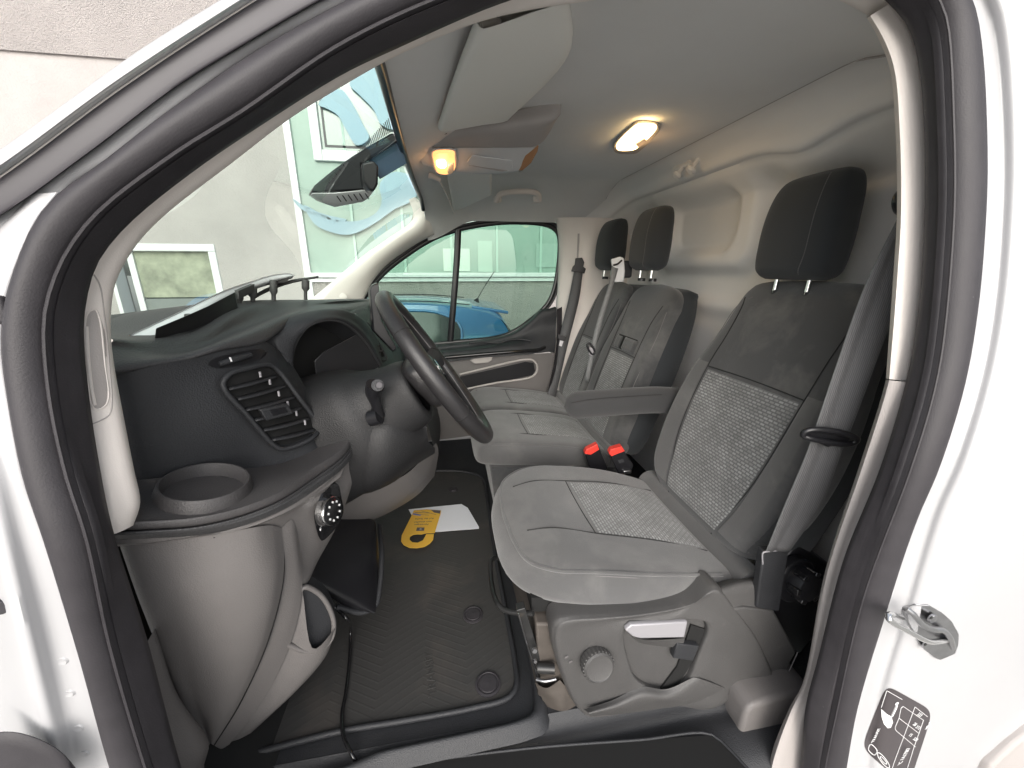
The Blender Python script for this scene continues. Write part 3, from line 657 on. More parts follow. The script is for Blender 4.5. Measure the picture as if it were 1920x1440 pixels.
# cup tray
T0 = [(205,948,.512),(238,915,.575),(262,893,.612),(420,882,.665),(520,868,.735),(592,838,.79),(640,800,.86),(665,790,.90)]
T1 = [(202,975,.505),(275,973,.515),(375,965,.535),(458,944,.565),(520,919,.605),(583,877,.68),(637,840,.76),(664,800,.84)]
T2 = [(201,980,.498),(275,978,.508),(375,970,.528),(458,950,.558),(522,925,.598),(586,882,.672),(641,843,.752),(667,802,.832)]
T3 = [(202,993,.497),(275,990,.507),(375,982,.527),(458,962,.557),(524,935,.597),(590,892,.672),(645,850,.752),(669,808,.832)]
T3b = [(203,996,.503),(275,993,.513),(375,985,.533),(458,965,.563),(525,938,.603),(591,895,.678),(646,853,.758),(669,811,.838)]
T4 = [(205,1006,.500),(275,1003,.509),(375,996,.529),(460,976,.558),(528,948,.598),(596,904,.673),(650,860,.753),(670,818,.833)]
T5 = [(208,1013,.510),(275,1010,.518),(375,1003,.537),(462,984,.566),(532,955,.606),(600,912,.68),(652,868,.76),(670,825,.84)]
r_ = lambda c, n=90: crom(L3(c), n)
tr = grid('cup_tray', across([r_(T0), [p.lerp(q, .5) for p, q in zip(r_(T0), r_(T1))], r_(T1), r_(T2), r_(T3), r_(T3b)], 5), M['tray'], dash, smooth=80)
loft('tray_bead', [T3b, [(u, v+3, y-.006) for u, v, y in T3b], [(u, v+8, y-.006) for u, v, y in T3b], T4, T5], M['pad'], dash, n=90, k=4)
T6 = [(212,1022,.513),(275,1018,.521),(330,1011,.53),(400,1002,.543),(462,990,.568),(532,962,.608),(600,922,.682),(640,890,.74)]
loft('tray_underlip', [T5, [(u, v-1, y-.002) for u, v, y in T6], T6, [(u+4, v+3, y+.02) for u, v, y in T6]], M['lower'], dash, n=70, k=3)
# cup holder standing proud of the tray
ca, cb = P(298, 930, z=.672), P(476, 893, z=.672)
cc = (ca + cb)/2; cr = (ca - cb).length/2
_A, _B, _C = P(275, 973, y=.515), P(262, 893, y=.612), P(458, 944, y=.565)
cx = (_C - _A).cross(_B - _A).normalized(); cx = cx if cx.z > 0 else -cx
_d = RM @ Vector((385 - 960, -(918 - 720), -F)); cc = CAM + _d * ((_A - CAM).dot(cx) / _d.dot(cx)) + cx*.004
_e = RM @ Vector((290 - 960, -(925 - 720), -F)); cr = ((CAM + _e * ((_A - CAM).dot(cx) / _e.dot(cx))) - cc).length * .96
cup = disc('cup_holder', cc, cx, cr, .03, M['tray'], dash, n=64, prof=[(cr*1.12, -.016), (cr*1.08, -.002), (cr*1.02, .009), (cr*.99, .012), (cr*.95, .012), (cr*.92, .007), (cr*.86, -.012), (cr*.82, -.03)])
disc('cup_floor_shade', cc - cx*.010, cx, cr*.88, .001, M['void'], cup, n=48)  # black disc, the shade inside the cup put into its colour
print('cup', cc, cr)
# lower door-side pocket bin
S0 = [(222,1016,.535),(262,1130,.545),(312,1250,.575),(345,1325,.60),(392,1392,.635)]
S1 = [(300,1012,.535),(325,1120,.535),(350,1230,.56),(368,1315,.59),(394,1394,.63)]
S2 = [(400,1002,.548),(408,1110,.545),(405,1225,.565),(398,1315,.59),(396,1395,.625)]
S3 = [(470,990,.572),(472,1090,.566),(452,1215,.578),(422,1320,.598),(398,1396,.625)]
S4 = [(505,985,.60),(512,1080,.592),(488,1200,.598),(440,1320,.61),(400,1397,.628)]
S5 = [(528,990,.628),(533,1070,.622),(506,1192,.622),(450,1318,.622),(402,1398,.632)]
binp = loft('door_bin', [[P(u, v, y=y) + Vector((-.02, .10, 0)) for u, v, y in S0], S0, S1, S2, S3, S4, S5], M['lower'], dash, n=40, k=7)
tube('bin_seam', [(400,1008,.548),(455,995,.572),(500,980,.608),(522,1000,.626),(533,1065,.622),(507,1190,.620),(452,1316,.620),(402,1397,.630)], .0012, M['void'], dash, n=60, seg=6)
U0 = [(528,990,.629),(533,1070,.624),(506,1192,.624),(450,1318,.624),(402,1398,.634)]
U1 = [(548,975,.648),(555,1070,.645),(530,1200,.644),(468,1325,.640),(415,1404,.642)]
U2 = [(560,1000,.668),(567,1095,.662),(545,1205,.66),(490,1318,.652),(430,1396,.648)]
loft('bin_flank', [U0, U1, U2], M['lower'], dash, n=40, k=6)
pk = loft('side_pocket', [[(566,1098,.667),(540,1205,.665),(490,1310,.66),(430,1392,.66)], [(585,1215,.672),(570,1245,.672),(515,1325,.668),(450,1385,.665)], [(627,1180,.70),(608,1232,.70),(560,1290,.69),(470,1375,.68)], [(627,1180,.76),(608,1232,.76),(560,1290,.75),(470,1375,.74)]], M['lower'], dash, n=30, k=5)
PO = [(567,1102,.668),(597,1112,.69),(620,1146,.705),(626,1175,.708),(620,1200,.705),(602,1218,.69),(578,1222,.675),(548,1212,.664),(538,1206,.66),(552,1160,.662)]
tube('pocket_rim', PO, .005, M['lower'], pk, n=70, seg=10, closed=True)
prism('pocket_hollow', [(u, v, y + .006) for u, v, y in PO], (-.004, .03, 0), M['void'] if False else M['dark'], pk, rnd=50, bev=0)
# fascia with the light switch
W0 = [(440,990,.562),(500,972,.592),(560,935,.64),(612,890,.705),(645,850,.765),(660,830,.80)]
W1 = [(460,998,.575),(515,992,.618),(568,960,.67),(618,920,.725),(645,890,.77),(660,870,.80)]
W2 = [(500,1005,.61),(535,1010,.635),(575,1005,.685),(622,960,.735),(648,925,.775),(660,905,.80)]
W3 = [(515,1020,.628),(548,1040,.648),(578,1048,.69),(606,1022,.735),(634,975,.775),(648,945,.80)]
W4 = [(530,1060,.635),(555,1080,.655),(575,1090,.68),(598,1048,.735),(625,1000,.78),(640,965,.81)]
W5 = [(530,1065,.66),(555,1085,.68),(570,1100,.70),(590,1060,.77),(615,1015,.82),(630,985,.85)]
loft('switch_fascia', [W0, W1, W2, W3, W4, W5], M['lower'], dash, n=50, k=6)
sp = prism('light_switch', [(618,906,.715),(630,912,.722),(636,935,.728),(640,965,.735),(628,990,.728),(606,1014,.712),(598,1008,.70),(590,980,.695),(589,958,.695),(600,922,.702)], (.003, .006, 0), M['gloss'], dash, rnd=40, bev=.001)
kc = P(612, 958, y=.705); kax = Vector((.93, -.30, .1)).normalized()
disc('rotary_knob', kc, kax, .030, .02, M['chrome'], sp, n=48, prof=[(.0285, -.004), (.0285, .010), (.0275, .013), (.024, .0135)])
disc('knob_face', kc + kax*.0125, kax, .0262, .004, M['gloss'], sp, n=40)
for k in range(9):
    th = k/9*2*math.pi; s = kax.orthogonal().normalized(); w = kax.cross(s)
    box('knob_mark', kc + kax*.0172 + (s*math.cos(th) + w*math.sin(th))*.018, (.0008, .0018, .0018), M['white'], sp, R=Matrix((kax, s, w)).transposed(), bev=0)
for (u, v) in [(597,957),(598,972),(601,992)]: box('switch_symbol', P(u, v, y=.694), (.0008, .0022, .0022), M['white'], sp, bev=0)
# steering column shroud and knee cover
def ring(c, ax, ry, rz, n=40, pw=2.4):
    ax = Vector(ax).normalized(); s = Vector((0, 1, 0)); s = (s - ax*s.dot(ax)).normalized(); w = s.cross(ax)
    if w.z < 0: w = -w
    out = []
    for i in range(n):
        th = 2*math.pi*i/n; ct, st_ = math.cos(th), math.sin(th)
        out.append(Vector(c) + s*math.copysign(abs(ct)**(2/pw), ct)*ry + w*math.copysign(abs(st_)**(2/pw), st_)*rz)
    return out
col = thing('steering_column', 'dark grey steering column shroud behind the wheel with a wiper stalk', 'steering column', (-.15, .9, .66))
axc = (.9, 0, .42)
rings = [ring((-.33,.90,.60), axc, .12, .16), ring((-.25,.90,.635), axc, .115, .15), ring((-.195,.89,.665), axc, .105, .13), ring((-.16,.885,.685), axc, .085, .105), ring((-.12,.88,.71), axc, .075, .085), ring((-.075,.875,.735), axc, .07, .075), ring((-.07,.875,.738), axc, .05, .055)]
grid('column_shroud', across(rings, 4), M['column'], col, cc=True, smooth=80)
tube('shroud_gap', [(712,810,.80),(730,840,.80),(770,890,.80)] , .002, M['void'], col, n=20, seg=6) if False else None
stk = tube('wiper_stalk', [(708,778,.80),(706,760,.785),(700,735,.772),(704,722,.765)], .013, M['black'], col, n=24, seg=14, rr=lambda t: 1.15 - .3*math.sin(math.pi*min(1, t*1.4)) + .25*max(0, t-.7)/.3)
disc('stalk_cap', P(708, 722, y=.752), (.2, -1, .2), .012, .006, M['dark'], stk, n=30)
disc('cap_button', P(711, 722, y=.744), (.2, -1, .2), .006, .003, M['frit'], stk, n=24)
tube('stalk_boot', [(694,785,.79),(712,780,.785)], .017, M['black'], stk, n=10, seg=14)
# knee cover under the column
K = [[(640,845,.80),(652,900,.80),(662,925,.80),(690,945,.83)], [(650,800,.80),(690,850,.78),(720,885,.80),(760,905,.86)], [(690,770,.82),(740,800,.80),(785,835,.82),(815,850,.92)]]
K2 = [[(640,800,.86),(660,760,.86),(700,740,.86),(760,760,.86),(800,800,.86)], [(648,850,.83),(680,815,.80),(720,800,.80),(765,808,.82),(802,822,.86)], [(656,900,.82),(690,880,.79),(725,865,.79),(765,850,.82),(806,832,.88)], [(664,926,.85),(700,915,.82),(740,895,.83),(780,862,.87),(815,840,.92)], [(664,930,.95),(700,922,.92),(740,903,.93),(780,872,.97),(815,850,1.0)]]
loft('knee_cover', K2, M['column'], dash, n=30, k=6)
loft('lower_fascia', [[(640,900,.86),(690,915,.90),(760,890,.94),(800,850,1.0),(818,830,1.05)], [(648,945,.94),(700,955,1.0),(770,925,1.06),(808,880,1.12),(822,850,1.16)], [(625,990,1.05),(690,978,1.12),(740,955,1.18),(785,925,1.24),(815,890,1.3)], [(640,985,1.2),(690,975,1.26),(740,955,1.3),(785,925,1.34),(815,890,1.4)]], M['lower'], dash, n=30, k=6)
# far side lower dash
loft('glovebox_face', [[(770,700,1.3),(790,705,1.6),(800,712,2.1)], [(800,790,1.25),(812,770,1.6),(818,760,2.1)], [(818,870,1.3),(822,830,1.7),(826,800,2.1)], [(812,900,1.5),(818,865,1.8),(822,845,2.1)]], M['dark'], dash, n=20, k=5)
# loose trim strip lying on the dash top against the glass
lt = thing('loose_trim_cover', 'detached grey defroster cover with clips, propped up on the dashboard top', 'trim cover', P(400, 600, y=.9))
A_ = [(232,634,.74),(330,588,.84),(420,545,.96),(470,528,1.05),(515,515,1.12),(545,513,1.16),(552,516,1.17)]
B_ = [(285,636,.745),(350,600,.83),(425,560,.95),(472,540,1.04),(515,526,1.11),(545,519,1.15),(551,517,1.16)]
loft('cover_strip', [[BK(p, .05) + Vector((-.01, 0, -.012)) for p in L3(A_)], A_, [(u, v+2, y-.004) for u, v, y in A_], B_, [BK(p, .03) + Vector((0, 0, -.01)) for p in L3(B_)]], M['console'], lt, n=40, k=3)
C_ = [(290,637,.75),(330,622,.80),(350,605,.83),(425,565,.95),(445,548,.98),(450,575,.98),(420,590,.93),(370,610,.84)]
prism('cover_rib_box', [(290,636,.73),(292,616,.735),(350,592,.79),(390,574,.85),(440,548,.93),(446,578,.93),(404,600,.86),(360,620,.79)], (-.004, .01, 0), M['black'], lt, bev=.001)
prism('cover_end_box', [(497,521,1.10),(545,517,1.15),(538,530,1.14),(500,535,1.10)], (-.02, .02, 0), M['plastic'], lt, bev=.002)
prism('cover_end_box', [(446,545,.97),(478,532,1.03),(476,548,1.03),(448,562,.97)], (-.02, .02, 0), M['plastic'], lt, bev=.002)
for (u, v, y, h) in [(357,590,.83,26),(448,545,.99,28),(474,540,1.04,25),(513,525,1.10,38)]:
    a = P(u, v, y=y); b = P(u, v + h*.6, y=y); c = P(u, v + h, y=y)
    tube('clip', [a, b, c], .008, M['plastic'], lt, n=8, seg=8, rr=lambda t: 1.2 if t < .6 else .7)
loft('cover_arm', [[(470,563,1.08),(500,545,1.12),(540,530,1.16),(595,518,1.22)], [(472,555,1.09),(500,540,1.13),(540,526,1.17),(597,517,1.23)]], M['plastic'], lt, n=20, k=2, thick=.005)
a = P(573, 525, y=1.19); tube('clip', [a, P(573, 545, y=1.19), P(573, 562, y=1.19)], .008, M['plastic'], lt, n=8, seg=8, rr=lambda t: 1.3 if t < .5 else .6)
# ================================================================== STEERING WHEEL
SWC = Vector((-.024, .875, .785)); SWN = Vector((.835, .066, .55)).normalized(); SWR = .188
sw = thing('steering_wheel', 'black leather steering wheel with silver trimmed spokes', 'steering wheel', SWC)
s1 = Vector((0, 1, 0)); s1 = (s1 - SWN*s1.dot(SWN)).normalized(); s2 = s1.cross(SWN); s2 = s2 if s2.z > 0 else -s2
def WP(a, r=SWR, h=0): return SWC + (s1*math.cos(a) + s2*math.sin(a))*r + SWN*h
tube('rim', [WP(2*math.pi*i/40) for i in range(40)], .0176, M['leather'], sw, n=120, seg=18, closed=True)
tube('rim_seam', [WP(2*math.pi*i/40, SWR - .0172, .002) for i in range(40)], .0011, M['stitch'], sw, n=120, seg=5, closed=True)
for a0 in (math.radians(38), math.radians(142), math.radians(-20), math.radians(200)):
    tube('grip_seam', [WP(a0, SWR, 0) + ((s1*math.cos(a0) + s2*math.sin(a0))*math.cos(t) + SWN*math.sin(t))*.0175 for t in [2*math.pi*i/12 for i in range(12)]], .0009, M['void'], sw, n=24, seg=5, closed=True)
pillow('airbag_hub', SWC - SWN*.035 + s2*-.075, s2, s1, SWN, [(0,.002,.002,0,0),(.012,.045,.022,0,0),(.05,.07,.032,0,.004),(.09,.078,.034,0,.004),(.125,.06,.026,0,0),(.135,.002,.002,0,0)], M['leather'], sw, ex=3)
for a in (0, math.pi):
    sp_ = loft('spoke', [[WP(a + .22, .06, -.03), WP(a + .13, .12, -.028), WP(a + .10, .175, -.006)], [WP(a, .06, -.02), WP(a, .12, -.018), WP(a, .175, .004)], [WP(a - .3, .06, -.03), WP(a - .2, .12, -.028), WP(a - .16, .175, -.006)]], M['dark'], sw, n=14, k=5, thick=.014)
    tube('spoke_trim', [WP(a - .28, .08, -.018), WP(a - .2, .12, -.014), WP(a - .15, .165, -.002)], .003, M['silver'], sp_, n=14, seg=8)
    for k in range(3): box('switch_button', WP(a, .10 + .018*k, -.012), (.004, .006, .008), M['black'], sp_, R=Matrix((SWN, s1, s2)).transposed(), bev=.001)
loft('lower_spoke', [[WP(-math.pi/2 + .22, .06, -.03), WP(-math.pi/2 + .14, .12, -.024), WP(-math.pi/2 + .12, .178, -.004)], [WP(-math.pi/2 - .22, .06, -.03), WP(-math.pi/2 - .14, .12, -.024), WP(-math.pi/2 - .12, .178, -.004)]], M['silver'], sw, n=14, k=4, thick=.012)
em = disc('oval_emblem', SWC + SWN*.0035, SWN, .021, .003, M['chrome'], sw, n=30)
# ================================================================== DRIVER SEAT
ds = thing('driver_chair', 'worn grey fabric driver seat with patterned inserts and black headrest, nearest the open door', 'seat', (.45, .9, 0), 'cab seats')
# cushion: length axis runs from the front edge to the rear
cA = Vector((.985, 0, -.17)).normalized(); cN = Vector((.17, 0, .985)).normalized()
stC = [(0,.015,.004,0,-.03),(.008,.10,.03,0,-.028),(.03,.165,.052,0,-.022),(.075,.215,.066,0,-.012),(.14,.242,.072,0,-.004),(.24,.253,.072,0,0),(.38,.255,.070,0,0),(.50,.24,.062,0,-.006),(.58,.225,.05,0,-.016),(.64,.18,.03,0,-.03),(.66,.01,.004,0,-.035)]
def bolC(s, q): return .020*abs(q)**4 * sm(s/.2) - .010*(1-abs(q)**3)*sm((s-.12)/.15)
cush, fC = pillow('seat_cushion', (.105, .895, .350), cA, (0, 1, 0), cN, stC, M['fab'], ds, ex=3.4, bol=bolC)
pc = panel_on('cushion_insert', fC, .23, .545, -.50, .50, M['weave'], cush, q0b=-.62, q1b=.62)
for q in (-1, 1): seam_on('cushion_seam', fC, [(.06, q*.50), (.12, q*.47), (.23, q*.50), (.38, q*.545), (.54, q*.62)], M['seam'], cush, r=.0014)
seam_on('cushion_seam', fC, [(.228, -.5), (.225, -.2), (.225, .2), (.228, .5)], M['seam'], cush, r=.0012)
# piping round the top edge
pts = [fC(s, -.985, .0) for s in (.50, .42, .3, .2, .12, .06)]
tube('piping', [fC(.52, -.97, 0), fC(.44, -.972, .0), fC(.3, -.972, .0), fC(.18, -.972, 0), fC(.10, -.968, .0), fC(.05, -.93, 0), fC(.028, -.7, 0), fC(.022, -.3, 0), fC(.02, 0, 0), fC(.022, .3, 0), fC(.028, .7, 0), fC(.05, .93, 0), fC(.12, .97, 0), fC(.3, .972, 0)], .0042, M['fab'], cush, n=120, seg=8)
tube('piping_seam', [fC(s, -.972, 0) + Vector((0, -.003, -.008)) for s in (.50, .44, .3, .18, .10, .055)], .0010, M['stitch'], cush, n=80, seg=5)
# backrest
bA = Vector((.335, 0, .942)).normalized(); bN = Vector((-.942, 0, .335)).normalized()
stB = [(0,.10,.02,0,0),(.02,.19,.05,0,0),(.07,.232,.066,0,0),(.16,.258,.072,0,0),(.28,.266,.074,0,0),(.40,.258,.07,0,0),(.50,.243,.062,0,0),(.58,.232,.055,0,0),(.65,.225,.046,0,0),(.70,.21,.034,0,0),(.728,.16,.018,0,0),(.737,.01,.004,0,0)]
def bolB(s, q): return .040*max(0, (abs(q) - .45)/.55)**1.6*(1 - max(0, abs(q)-.86)/.14*.55)*sm((.62 - s)/.22)*sm((s+.02)/.12) - .012*(1 - q*q)*sm((s-.02)/.1)*sm((.66-s)/.2)
bk, fB = pillow('backrest', (.722, .895, .278), bA, (0, 1, 0), bN, stB, M['fabd'], ds, ex=3.2, bol=bolB, nq=36)
panel_on('backrest_insert', fB, .03, .435, -.55, .55, M['weave'], bk, q0b=-.68, q1b=.68, m=30, n=34)
panel_on('backrest_bolster', fB, .03, .46, -.965, -.56, M['fab'], bk, off=.0015, q1b=-.69)
panel_on('backrest_bolster', fB, .03, .46, .56, .965, M['fab'], bk, off=.0015, q0b=.69)
for q in (-1, 1):
    seam_on('backrest_seam', fB, [(.02, q*.55), (.2, q*.607), (.435, q*.682), (.55, q*.72), (.64, q*.78), (.67, q*.86)], M['seam'], bk, r=.0014)
    seam_on('edge_seam', fB, [(.05, q*.968), (.2, q*.972), (.4, q*.972), (.55, q*.96), (.64, q*.93), (.672, q*.7)], M['stitch'], bk, r=.0009, n=80)
seam_on('backrest_seam', fB, [(.437, -.68), (.44, -.2), (.44, .2), (.437, .68)], M['seam'], bk, r=.0014)
pillow('backrest_shell', (.765, .895, .265), bA, (0, 1, 0), bN, [(0,.1,.02,0,0),(.03,.22,.05,0,0),(.2,.258,.066,0,0),(.45,.246,.06,0,0),(.64,.215,.04,0,0),(.71,.15,.015,0,0),(.72,.01,.004,0,0)], M['fabb'], bk, ex=5)
# headrest
def headrest(parent, c, w, h, th, tilt=.18, wt=.8, stit=True):
    A = Vector((math.sin(tilt), 0, math.cos(tilt))); N = Vector((-math.cos(tilt), 0, math.sin(tilt)))
    st = [(0,w*.80,th*.25,0,0),(.008,w*.90,th*.6,0,0),(h*.10,w*.97,th*.9,0,0),(h*.35,w,th,0,0),(h*.6,w*.98,th*.97,0,0),(h*.8,w*.93,th*.86,0,-.004),(h*.92,w*.84,th*.68,0,-.008),(h*.975,w*.70,th*.45,0,-.012),(h,w*.42,th*.1,0,-.016)]
    o, f = pillow('headrest', c, A, (0, 1, 0), N, st, M['fabb'], parent, ex=3.6, bol=lambda s, q: .008*(1 - q*q), nq=30)
    if stit:
        n = 56
        for q in (-.62,):
            pth = [f(.01 + (h*.9)*i/n, q - .12*max(0, (.25 - i/n)/.25)**2 * -1, .0008) for i in range(n + 1)]
            parts = []
            for i in range(0, n):
                a, b = pth[i], pth[i+1]; parts.append(boxg(a.lerp(b, .5), (.0005, .0005, (b-a).length*.26), Matrix(((b-a).normalized().orthogonal(), (b-a).normalized().cross((b-a).normalized().orthogonal()), (b-a).normalized())).transposed()))
            joinm('stitch_line', parts, M['stitch'], o)
    for dy in (-w*.45, w*.45):
        p = Vector(c) + Vector((0, dy, .015)); tube('post', [p + A*.02, p - A*.052], .0058, M['chrome'], o, n=4, seg=12)
        disc('post_collar', Vector(c) + Vector((.006, dy, -.030)) - A*.012, A, .015, .012, M['black'], o, n=20)
    return o
tube('added_seat_gap_roll', [Vector((.69,.645,.275)), Vector((.69,.9,.272)), Vector((.69,1.135,.275))], .042, M['fab'], ds, n=20, seg=20)  # fabric roll added to close the gap between cushion and backrest
headrest(ds, (.925, .935, .976), .114, .262, .055, tilt=.07)
# armrest on the inner side
tube('armrest', [Vector((.385, 1.20, .552)), Vector((.42, 1.20, .555)), Vector((.55, 1.20, .558)), Vector((.72, 1.20, .558)), Vector((.80, 1.2, .55))], .052, M['armfab'], ds, n=50, seg=28, flat=(Vector((0, 1, 0)), .72), rr=lambda t: .94*min(1, (1 - (1 - min(1, t/.16))**2.4)**.5 + .02))
tube('armrest_seam', [Vector((.40, 1.172, .575)), Vector((.45, 1.165, .585)), Vector((.58, 1.163, .590)), Vector((.72, 1.163, .590))], .0010, M['seam'], ds, n=40, seg=5)
# side valance with cut-out, lever and height knob
VO = [(1034,1188,.630),(1042,1166,.628),(1065,1158,.625),(1120,1155,.62),(1220,1145,.615),(1295,1128,.612),(1330,1105,.61),(1345,1100,.61),(1380,1140,.608),(1430,1215,.605),(1450,1295,.605),(1380,1310,.608),(1335,1328,.61),(1270,1342,.615),(1150,1348,.62),(1100,1345,.623),(1078,1325,.628),(1050,1262,.632)]
VH = [(1170,1183,.616),(1182,1172,.615),(1290,1160,.611),(1318,1163,.61),(1326,1180,.61),(1312,1222,.61),(1285,1280,.612),(1258,1298,.613),(1240,1296,.614),(1215,1288,.615),(1190,1270,.616),(1178,1240,.617)]
vo = crom(L3(VO), 108, True); vh = crom(L3([(VH[(i + 0) % len(VH)]) for i in range(len(VH))]), 108, True)
# start both loops at the same bearing so that the panel does not twist
def bear(loop, c):
    i0 = min(range(len(loop)), key=lambda i: abs(math.atan2(loop[i].z - c.z, loop[i].x - c.x) - math.pi*.75)); return loop[i0:] + loop[:i0]
ch = sum(vh, Vector())/len(vh); vo, vh = bear(vo, ch), bear(vh, ch)
if (vo[5].x - vo[0].x) * (vh[5].x - vh[0].x) < 0: vh = [vh[0]] + vh[1:][::-1]
Y = Vector((0, 1, 0))
rows = [[p + Y*.05 for p in vo], [p + Y*.012 for p in vo], [p.lerp(q, .03) for p, q in zip(vo, vh)], [p.lerp(q, .10) - Y*.006 for p, q in zip(vo, vh)], [p.lerp(q, .45) - Y*.002 for p, q in zip(vo, vh)], [p.lerp(q, .85) - Y*.006 for p, q in zip(vo, vh)], [p.lerp(q, .96) - Y*.004 for p, q in zip(vo, vh)], vh, [p + Y*.014 for p in vh]]
val = grid('side_valance', across(rows, 4), M['plastic'], ds, cc=True, smooth=80)
prism('valance_recess', [p + Y*.010 for p in vh], (0, .01, 0), M['plastic'], ds, bev=0)
prism('lever_shadow_slot', [(1296,1172,.616),(1322,1180,.616),(1300,1240,.617),(1262,1298,.618),(1238,1294,.618),(1270,1250,.618)], (0, .004, 0), M['void'], ds, bev=0)
loft('valance_ledge', [[(1095,1330,.612),(1150,1312,.612),(1200,1288,.612),(1250,1292,.608),(1300,1270,.606)], [(1105,1338,.598),(1160,1325,.598),(1210,1308,.596),(1262,1308,.596),(1320,1275,.600)], [(1110,1343,.610),(1170,1338,.606),(1230,1330,.604),(1300,1318,.604),(1360,1290,.606)]], M['plastic'], val, n=30, k=5)
lv = prism('height_lever', [(1172,1182,.600),(1184,1172,.600),(1290,1166,.600),(1284,1196,.600),(1200,1198,.600),(1186,1194,.600)], (0, .012, 0), M['silver'], ds, bev=.0035)
loft('lever_underside', [[(1176,1188,.600),(1200,1199,.600),(1284,1197,.600)], [(1200,1206,.612),(1240,1212,.612),(1280,1214,.612)]], M['plastic'], lv, n=10, k=3)
prism('recline_lever', [(1270,1207,.603),(1312,1212,.603),(1300,1240,.603),(1262,1235,.603)], (0, .015, 0), M['dark'], ds, bev=.003)
kc = P(1116, 1238, y=.615); kax = Vector((.03, -1, .20)).normalized()
kn = disc('height_knob', kc, kax, .034, .026, M['plastic'], ds, n=96, prof=[(.035, 0), (.0355, .012), (.0345, .022), (.031, .0255), (.030, .024), (.029, .0235), (0, .0245)])
for k in range(26):
    th = 2*math.pi*k/26; s = kax.orthogonal().normalized(); w = kax.cross(s); rd = s*math.cos(th) + w*math.sin(th)
    box('grip_rib', kc + kax*.012 + rd*.0350, (.0022, .0022, .0085), M['plastic'], kn, R=Matrix((rd, kax.cross(rd), kax)).transposed(), bev=.001, seg=2)
for (u, v) in ((1062,1232),(1070,1241)): box('knob_symbol', P(u, v, y=.618), (.004, .001, .0008), M['stitch'], val, R=Matrix.Rotation(-.4, 3, 'Y'), bev=0)
prism('rear_side_cover', [(1347,1146,.607),(1395,1140,.600),(1452,1146,.600),(1494,1222,.603),(1450,1302,.610),(1446,1300,.610)], (0, .06, 0), M['plastic'], ds, bev=.005)
tube('cover_edge', [(1496,1222,.600),(1474,1268,.603),(1448,1304,.606)], .0012, M['stitch'], ds, n=10, seg=6)
prism('belt_bracket', [(1432,1034,.600),(1480,1032,.600),(1462,1148,.600),(1418,1140,.602)], (0, .02, 0), M['dark'], ds, bev=.004)
tube('bracket_edge', [(1430,1058,.597),(1431,1036,.597),(1440,1034,.596),(1478,1031,.597)], .0016, M['silver'], ds, n=24, seg=6)
loft('seat_corner_cover', [[(1320,1100,.64),(1370,1085,.66),(1440,1075,.68)], [(1345,1110,.61),(1390,1095,.62),(1440,1088,.62)], [(1362,1140,.606),(1400,1142,.606),(1440,1140,.606)]], M['plastic'], ds, n=14, k=5)
rk = P(1503, 1092, y=.60); rax = Vector((.1, -1, .1)).normalized()
kr = disc('recline_knob', rk, rax, .034, .03, M['black'], ds, n=60, prof=[(.036, -.01), (.036, .012), (.033, .022), (.024, .026), (0, .026)])
for k in range(6):
    th = 2*math.pi*k/6 + .3; s = rax.orthogonal().normalized(); w = rax.cross(s); rd = s*math.cos(th) + w*math.sin(th)
    box('grip_lobe', rk + rax*.010 + rd*.034, (.006, .008, .014), M['gloss'], kr, R=Matrix((rd, rax.cross(rd), rax)).transposed(), bev=.003)
disc('knob_base', rk + Vector((.0, .03, -.01)), rax, .055, .02, M['black'], kr, n=40)
prism('recliner_cover', [(1440,1080,.64),(1500,1020,.64),(1560,1060,.64),(1540,1180,.64),(1500,1230,.64),(1450,1200,.64)], (0, .05, 0), M['black'], ds, bev=.01)
# seat base, runner and adjusting bar
bs = prism('seat_pedestal', [(1005,1170,.66),(1040,1170,.66),(1470,1180,.66),(1480,1400,.66),(1040,1412,.66),(1010,1320,.66)], (0, .42, 0), M['mud'], ds, bev=.006)
tube('pedestal_rib', [(1092,1290,.652),(1120,1350,.652),(1140,1375,.652),(1240,1362,.652),(1340,1345,.652)], .009, M['mud'], ds, n=30, seg=8)
loft('pedestal_cover', [[(1003,1280,.655),(1020,1320,.65),(1035,1380,.648),(1045,1420,.648)], [(1025,1290,.635),(1055,1330,.63),(1068,1380,.63),(1062,1425,.63)], [(1050,1275,.645),(1085,1320,.64),(1092,1380,.64),(1090,1422,.64)]], M['mud'], ds, n=20, k=6)
rn = prism('seat_runner', [(968,1145,.66),(985,1140,.66),(1030,1290,.66),(1012,1295,.66)], (0, .02, 0), M['blkmetal'], ds, bev=.002)
tube('runner_edge', [(972,1150,.655),(990,1215,.655),(1016,1288,.655)], .0016, M['metal'], rn, n=10, seg=6)
for (u, v, r) in ((1002,1218,.006),(1003,1238,.004)): disc('bolt', P(u, v, y=.648), (0,-1,.1), r, .005, M['metal'], rn, n=16)
tube('slide_motor', [(1008,1252,.650),(1040,1254,.640)], .011, M['blkmetal'], ds, n=8, seg=16)
tube('linkage', [(1006,1274,.65),(1022,1277,.64),(1042,1273,.64)], .004, M['metal'], ds, n=14, seg=8)
tube('adjusting_bar', [(950,1055,.90),(930,1045,.90),(921,1052,.88),(921,1085,.82),(932,1130,.72),(945,1143,.70),(985,1150,.67),(1000,1150,.66)], .0062, M['blkmetal'], ds, n=50, seg=10)
prism('seat_underside', [Vector((.16, .68, .255)), Vector((.66, .68, .20)), Vector((.66, 1.12, .20)), Vector((.16, 1.12, .255))], (0, 0, .04), M['void'], ds, bev=0)
